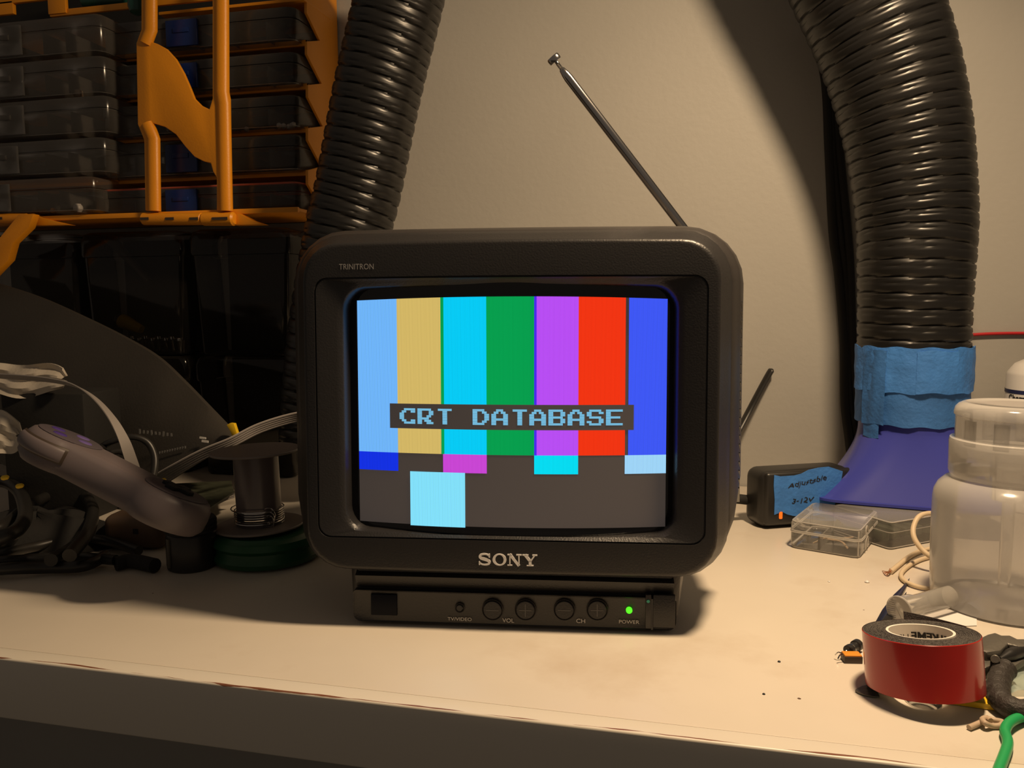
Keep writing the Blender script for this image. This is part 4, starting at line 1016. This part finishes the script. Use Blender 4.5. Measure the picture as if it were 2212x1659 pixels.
# ================================================================ pile on the left
def sheet(mb, T_, B_, rows=8, bulge=.0, th=.004):
    T_, B_ = smooth(T_, 6), smooth(B_, 6); g = []
    for j in range(rows+1):
        t = j/rows; g.append([a.lerp(b, t) + (V((0, -1, .3)))*bulge*math.sin(PI*t) for a, b in zip(T_, B_)])
    back = [[p + V((.15, .95, .1))*th for p in r] for r in g]
    R = [g[j] for j in range(rows+1)] + [back[j] for j in range(rows, -1, -1)]
    ncol = len(g[0])
    mb.loft([[R[j][i] for j in range(len(R))] for i in range(ncol)])
def T3(l): return [Y(x, y, yy) for x, y, yy in l]
pou = thing('vinyl_pouch', 'large dark flexible pouch draped diagonally over the pile', 'pouch', G(300, 1090))
top = T3(((-60, 600, .77), (0, 615, .765), (90, 645, .755), (190, 690, .745), (270, 730, .73), (340, 772, .71), (400, 828, .69), (455, 885, .665), (508, 940, .645)))
bot = T3(((-60, 960, .72), (0, 1000, .705), (90, 1040, .685), (180, 1075, .665), (250, 1085, .65), (310, 1075, .64), (350, 1050, .635), (420, 1005, .635), (500, 958, .64)))
mb = MB(); sheet(mb, top, bot, bulge=.006); mk('pouch_body', mb, 'pouch', pou)
def on_pouch(px, py): return Y(px, py, .628 + (510-px)*.00010)
mb = MB()
for i in range(9):
    q = on_pouch(302+i*8.5, 932+i*.9); mb.box(q, (.0016, .0006, .0030 if i % 3 else .0048), Mx.Rotation(-.12*math.sin(i*5), 3, 'Y'))
for i in range(11):
    q = on_pouch(345+i*5.5, 978-i*1.2); mb.box(q, (.0013, .0006, .0022), None)
mk('printed_marks', mb, 'dimprint', pou)
mb = MB(); q = on_pouch(438, 946); mb.box(q, (.0065, .0008, .0017), Mx.Rotation(.08, 3, 'Y')); q = on_pouch(443, 953.5); mb.box(q, (.0068, .0008, .0019), Mx.Rotation(.08, 3, 'Y')); mk('white_marks', mb, 'white', pou)
# black box with tissues
bq = G(85, 1085)
mb = MB(); a = Y(45, 850, .600); b_ = Y(150, 832, .600); mb.box(((a.x+b_.x)/2-.012, .632, DZ+(a.z-DZ)/2), (abs(b_.x-a.x)+.03, .055, a.z-DZ), Mx.Rotation(.10, 3, 'Z'), bev=.002); mk('black_box', mb, 'matteblack', label='black box standing under the crumpled white tissue at left', cat='box')
def crumple(px0, px1, py0, py1, y, amp, seed, nx=22, nz=10, slope=0):
    rnd = random.Random(seed); ph = [rnd.uniform(0, 6) for _ in range(8)]; rows = []
    for j in range(nz+1):
        r = []
        for i in range(nx+1):
            u_, v_ = i/nx, j/nz
            edge = math.sin(PI*min(1, max(0, u_)))**.35
            p = Y(px0+(px1-px0)*u_ + 6*math.sin(v_*7+ph[0]), py0+(py1-py0)*(.5+(v_-.5)*(edge*.8+.2)) + slope*u_ + 5*math.sin(u_*9+ph[1]), y + amp*(math.sin(u_*13+v_*4+ph[2])*.5+math.sin(v_*15-u_*6+ph[3])*.5) + (1-v_)*.012)
            r.append(p)
        rows.append(r)
    mb = MB(); mb.loft(rows + [[p+V((0, .0012, 0)) for p in r] for r in rows[::-1]] + [rows[0]], False, False, closed=False); return mb
mk('tissue', crumple(-60, 138, 784, 856, .600, .005, 3), 'tissue', label='crumpled white tissue on top of the black box at left', cat='tissue')
mk('tissue', crumple(-70, 40, 890, 985, .575, .004, 8), 'tissue', label='crumpled white tissue at the left frame edge beside the controller', cat='tissue')
def ribbon(name, pts, w, th, mat, label, cat, wires=5, up=(0, 0, 1)):
    mb = MB(); pts = smooth([V(p) for p in pts], 8)
    rings = []
    for i, p in enumerate(pts):
        t = (pts[min(i+1, len(pts)-1)]-pts[max(i-1, 0)]).normalized(); n = t.cross(V(up)).normalized(); b = n.cross(t)
        prof = []
        m_ = wires*4
        for k in range(m_+1):
            s_ = -w/2+w*k/m_; prof.append(p + b*s_ + n*(th*(.5+.5*abs(math.sin(PI*wires*k/m_)))))
        prof += [p + b*(w/2) - n*th*.4, p - b*(w/2) - n*th*.4]; rings.append(prof)
    mb.loft(rings); return mk(name, mb, mat, label=label, cat=cat)
ribbon('flat_cable', [Y(-50, 806, .585), Y(0, 812, .585), Y(60, 816, .58), Y(115, 822, .575), Y(165, 834, .57), Y(205, 860, .565), Y(240, 900, .56), Y(265, 945, .56), Y(282, 990, .565), Y(298, 1040, .575), Y(312, 1100, .59)], .0092, .0009, 'ribbon', 'pale flat cable arching down over the dark pouch', 'cable', up=(-.35, -.75, .55))
ribbon('grey_ribbon_cable', [Y(330, 1042, .605), Y(380, 1012, .605), Y(440, 980, .61), Y(500, 955, .62), Y(560, 925, .64), Y(630, 903, .66), Y(690, 893, .67)], .0125, .0009, 'ribbon', 'grey ribbon cable rising behind the metal spool', 'cable', up=(.1, -.7, .8))
# game controller
c0_ = P(138, 975, .550); c1_ = P(366, 1092, .528)
ex = (c1_-c0_).normalized(); vw = (CAM-c0_).normalized(); vp = vw-ex*vw.dot(ex); lv = vp.length; vp.normalize(); n1 = ex.cross(vp); n1 = n1 if n1.z > 0 else -n1
sf = .17/lv; up0 = (n1*math.sqrt(1-sf*sf) + vp*sf).normalized(); ey = up0.cross(ex).normalized()
GM = Mx((ex, ey, up0)).transposed(); Lc = (c1_-c0_).length
gc = thing('game_controller', 'grey game controller with purple buttons lying on the pile', 'game controller', (c0_+c1_)/2, GM)
def dog(z, R_, wbar, n=20):
    h = Lc/2; pts = []
    a0 = math.asin(min(.98, wbar/R_))
    for k in range(n+1):
        a = -PI+a0 + (2*PI-2*a0)*k/n; pts.append(V((h+R_*math.cos(a), R_*math.sin(a), z)))
    for k in range(n+1):
        a = a0 + (2*PI-2*a0)*k/n; pts.append(V((-h+R_*math.cos(a), R_*math.sin(a), z)))
    return pts
mb = MB(); RR = .0275
mb.loft([dog(-.013, RR-.008, .013), dog(-.0125, RR-.004, .017), dog(-.008, RR-.0003, .020), dog(0, RR, .0205), dog(.006, RR-.0008, .0200), dog(.0095, RR-.003, .018), dog(.0110, RR-.006, .015)])
mk('controller_body', mb, 'padgrey', gc, local=True)
for sx in (-1, 1):
    mb = MB(); mb.lathe((sx*Lc/2, 0, .0105), (0, 0, 1), [(.0215, 0), (.0220, .0008), (.0205, .0014)], 48); mk('face_plate', mb, 'padface', gc, local=True)
for k, (dx, dy) in enumerate(((.0, .0120), (.0, -.0120), (.0120, 0), (-.0120, 0))):
    mb = MB(); mb.lathe((-Lc/2+dx, dy, .0110), (0, 0, 1), [(.0048, 0), (.0048, .0010), (.0040, .0016)], 24); mk('button', mb, 'purple' if k % 2 else 'lavender', gc, local=True, label='purple round button' if k % 2 else 'lavender round button')
mb = MB(); mb.bb(Lc/2-.011, Lc/2+.011, -.0038, .0038, .0112, .0145, bev=.001); mb.bb(Lc/2-.0038, Lc/2+.0038, -.011, .011, .0112, .0145, bev=.001); mk('direction_pad', mb, 'matteblack', gc, local=True)
for sx, sgn in ((-Lc/2-.002, 1),):     # long shoulder buttons on the rim facing the bench edge
    mb = MB()
    pts = []
    for k in range(9):
        a = -PI/2 + (k/8-.5)*1.35; pts.append(V((sx+.002*sgn+(RR+.0008)*math.cos(a), (RR+.0008)*math.sin(a), .0012)))
    mb.tube([p + V((0, -.0006, 0)) for p in pts], .0021, seg=16, res=2, flat=2.3, up=(0, 0, 1)); mk('shoulder_button', mb, 'padgrey', gc, local=True)
    mb = MB(); mb.tube([p + V((0, .0008, 0)) for p in [pts[0]*1.0-(pts[1]-pts[0])*.25] + pts + [pts[-1]+(pts[-1]-pts[-2])*.25]], .0018, seg=16, res=2, flat=3.3, up=(0, 0, 1)); mk('button_groove', mb, 'browncap', gc, local=True)
mb = MB(); mb.tube([c0_.lerp(c1_, .45)+ey*.020, Y(222, 972, .575), Y(245, 953, .58), Y(285, 944, .585), Y(318, 955, .59), Y(334, 985, .59), Y(333, 1020, .585), Y(322, 1050, .58), Y(300, 1080, .58)], .0031, seg=12, res=6)
mk('cord', mb, 'black', gc)
mb = MB(); mb.tube([Y(205, 1000, .56), Y(240, 978, .57), Y(268, 978, .575), Y(288, 1000, .575), Y(300, 1035, .575), Y(296, 1070, .575)], .0028, seg=12, res=6); mk('black_cable', mb, 'black', label='short black cable loop beside the controller\'s cord', cat='cable')
# black cables lower left
CP = [([(-60, 1150), (0, 1140), (60, 1095), (120, 1066), (175, 1066), (200, 1100), (190, 1150), (150, 1200)], .020, .0050, 'upper big loop'),
      ([(-60, 1190), (0, 1182), (60, 1135), (130, 1105), (180, 1120), (170, 1170), (110, 1210)], .010, .0048, 'inner loop'),
      ([(-60, 1202), (0, 1196), (80, 1180), (150, 1165), (230, 1168), (300, 1190)], .006, .0040, 'long strand'),
      ([(-60, 1218), (0, 1213), (80, 1207), (160, 1203), (250, 1210)], .005, .0040, 'lowest strand'),
      ([(-60, 1060), (0, 1040), (40, 1060), (55, 1110), (30, 1150), (-40, 1170)], .030, .0055, 'small coil'),
      ([(-60, 1235), (20, 1228), (100, 1226), (180, 1222), (230, 1200)], .005, .0045, 'foremost strand')]
for k, (pp, h, r, w) in enumerate(CP):
    mb = MB(); mb.tube([G(x, y, h + .004*math.sin(i*1.3)**2) for i, (x, y) in enumerate(pp)], r, seg=12, res=6)
    mk('black_cable', mb, 'black', label='glossy black cable in the lower left tangle, %s' % w, cat='cable', group='black cables in the lower left tangle')
for k, (x, y, l) in enumerate(((36, 1051, 'small yellow plug tip among the lower left cables'), (4, 1033, 'yellow plug tip at the left frame edge'), (345, 1039, 'tiny yellow bit under the grey ribbon cable'))):
    mb = MB(); q = P(x, y, .55 if k < 2 else .6); g_ = .6; mb.lathe(q, (1, .2, .2), [(.0022*g_, 0), (.0030*g_, .001), (.0028*g_, .004), (.0015*g_, .005)], 16); mk('yellow_tip', mb, 'yellow', label=l, cat='plug')
mb = MB(); rows = []
for j in range(13):
    t = j/12; row = []
    for i in range(28):
        a = PI*2*i/28; q = G(95, 1170); k_ = math.sin(PI*min(.5, t*.5))
        rr_b = (1-t)**.5*(1+.10*math.sin(a*3+1)+.06*math.sin(a*7))
        row.append(V((q.x-.01+.085*rr_b*math.cos(a), q.y+.005+.045*rr_b*math.sin(a), DZ+.0005+.022*math.sin(PI/2*t)*(1+.12*math.sin(a*5+t*4)))))
    rows.append(row)
mb.loft(rows); mk('black_pouch', mb, 'matteblack', label='lumpy black fabric pouch lying under the lower left cables', cat='pouch')
# circuit boards
def board(name, pix, h, th, mat, label, cat='circuit board'):
    mb = MB(); mb.prism([G(x, y, h) for x, y in pix], (0, 0, th), .0002); return mk(name, mb, mat, label=label, cat=cat)
board('circuit_board', ((245, 1078), (330, 1064), (425, 1100), (428, 1135), (400, 1140)), .030, .0018, 'pcb', 'dark green circuit board lying below the controller')
board('circuit_board', ((340, 1050), (500, 1042), (506, 1066), (440, 1110), (380, 1085)), .022, .0018, 'pcb', 'dark circuit board left of the metal spool')
ribbon('striped_connector', [G(425, 1108, .012), G(450, 1090, .014), G(480, 1075, .016), G(505, 1066, .018)], .0095, .0010, 'ribbon', 'pale striped connector left of the metal spool', 'connector', up=(0, -.6, .8))
# brown device
bd = G(268, 1195); bdt = thing('brown_device', 'small brown plastic device with a square port, under the boards', 'device', bd)
rot = Mx.Rotation(.12, 3, 'Z'); mb = MB(); mb.box(bd+V((0, .030, .0150)), (.052, .050, .028), rot, bev=.008, seg=4); mk('case', mb, 'brown', bdt)
q = bd+rot @ V((.008, .0048, .017)); mb = MB(); mb.box(q, (.0042, .0012, .0042), rot); mk('port', mb, 'ink', bdt)
# black jar
jc = G(393, 1240); jt_ = thing('black_jar', 'squat black lidded jar in front of the brown device', 'jar', jc+V((0, .017, 0)))
jo = jc+V((-.003, .0170, 0)); mb = MB(); mb.lathe(jo, (0, 0, 1), [(.0165, 0), (.0178, .001), (.0182, .004), (.0182, .026), (.0170, .028)], 48); mk('jar_body', mb, 'black', jt_)
mb = MB(); pr = [(.0168, .0282)]
for k in range(3): pr += [(.0190, .0288+k*.003), (.0190, .0305+k*.003), (.0184, .0311+k*.003)]
pr += [(.0175, .0385)]; mb.lathe(jo, (0, 0, 1), pr, 48); mk('screw_lid', mb, 'matteblack', jt_)
mb = MB(); mb.box(jo+V((-.0075, -.0172, .015)), (.0030, .0012, .022), Mx.Rotation(-.4, 3, 'Z')); mk('label_strip', mb, 'steel', jt_)
mb = MB(); mb.tube([G(250, 1218, .006), G(285, 1212, .006), G(335, 1222, .006)], .0055, seg=14, res=5); mk('black_rod', mb, 'matteblack', label='short black rod lying left of the black jar', cat='rod')
# spool on green reel
s0 = P(563, 1160, .612); so_ = V((s0.x, s0.y, DZ)); GH = .0235
mb = MB()
mb.lathe(so_+V((.006, 0, 0)), (0, 0, 1), [(.036, .0004), (.041, .002), (.0425, .006), (.0405, .010), (.040, .013), (.0425, .016), (.0405, .0205), (.036, .0228), (.0355, GH)], 64)
mk('green_reel', mb, 'greenpl', label='round green plastic reel under the metal-barrel spool', cat='reel')
sp = thing('wire_spool', 'nearly empty solder spool with clear-grey flanges on the green reel', 'spool', so_+V((0, 0, GH)))
zs = DZ+GH; zt2 = P(553, 976, .612).z
tilt = V((-.03, 0, 1)).normalized(); o_ = so_+V((0, 0, GH+.0016))
Ls = zt2-o_.z
mb = MB(); mb.lathe(o_, tilt, [(.0340, 0), (.0345, .0005), (.0345, .0013), (.0340, .0018)], 64); mk('flange', mb, 'spool', sp)
mb = MB(); mb.lathe(o_, tilt, [(.0172, .0018), (.0172, Ls-.0001)], 48); mk('barrel', mb, 'spoolbar', sp)
mb = MB(); mb.lathe(o_, tilt, [(.0340, Ls), (.0345, Ls+.0005), (.0345, Ls+.0013), (.0340, Ls+.0018)], 64); mk('flange', mb, 'spool', sp)
mb = MB(); pts = []
for k in range(140):
    a = k*2*PI/20; r = .0182 + (.0006 if k < 120 else .0006+.0002*(k-120)); pts.append(o_ + tilt*(.0035+k*.00009) + V((math.cos(a)*r, math.sin(a)*r, 0)))
mb.tube(pts, .0005, seg=6, res=1)
ra = math.radians(-35)
for k in range(3):
    c_ = o_+tilt*(.006+k*.003)+V((math.cos(ra)*.0185, math.sin(ra)*.0185, 0)); pts = [c_+V((math.cos(t*.7)*.004*(1+.2*k), -.001, math.sin(t*.7)*.006)) for t in range(10)]; mb.tube(pts, .00045, seg=6, res=2)
mk('wire_winding', mb, 'chrome', sp)
mb = MB(); q = G(668, 1160, 0); mb.lathe(V((q.x, q.y+.01, DZ)), (0, 0, 1), [(.010, 0), (.0105, .002), (.009, .016), (.006, .020)], 24); mk('crimson_cap', mb, 'crimson', label='dark crimson cap between the green reel and the television', cat='cap')
mb = MB(); q = Y(500, 928, .632); mb.prism([Y(x, y, .632) for x, y in ((489, 918), (497, 914), (505, 915), (513, 940), (507, 944), (501, 942), (496, 930))], (0, .004, 0), .0004); mk('yellow_clip', mb, 'yellow', label='small yellow clip at the tip of the dark pouch', cat='clip')

# ================================================================ camera, light, world
cam = bpy.data.cameras.new('camera'); co = bpy.data.objects.new('camera', cam); col.objects.link(co)
cam.sensor_width = 36; cam.sensor_fit = 'HORIZONTAL'; cam.lens = 36*F/2212; cam.clip_start = .01; cam.clip_end = 50
co.matrix_world = Mx.Translation(CAM) @ CR.to_4x4(); sc.camera = co
def lamp(name, loc, power, colr, size, typ='POINT', rot=None, spread=None):
    l = bpy.data.lights.new(name, typ); l.energy = power; l.color = colr
    if typ == 'POINT': l.shadow_soft_size = size
    if typ == 'AREA':
        l.shape = 'DISK'; l.size = size
        if spread: l.spread = spread
    o = bpy.data.objects.new(name, l); col.objects.link(o); o.location = loc
    if rot: o.rotation_euler = rot
    return o
lamp('bench_lamp', (.162, .442, DZ+.645), 6.0, (1, .72, .44), .085, 'AREA', (0, math.radians(18), 0))
w = bpy.data.worlds.new('room'); sc.world = w; w.use_nodes = True
bg = w.node_tree.nodes['Background']; bg.inputs[0].default_value = (1, .80, .62, 1); bg.inputs[1].default_value = .085
sc.view_settings.view_transform = 'Standard'; sc.view_settings.look = 'None'; sc.view_settings.gamma = 1; sc.view_settings.exposure = 0
sc.view_settings.use_curve_mapping = False
sc.cycles.transparent_max_bounces = 24
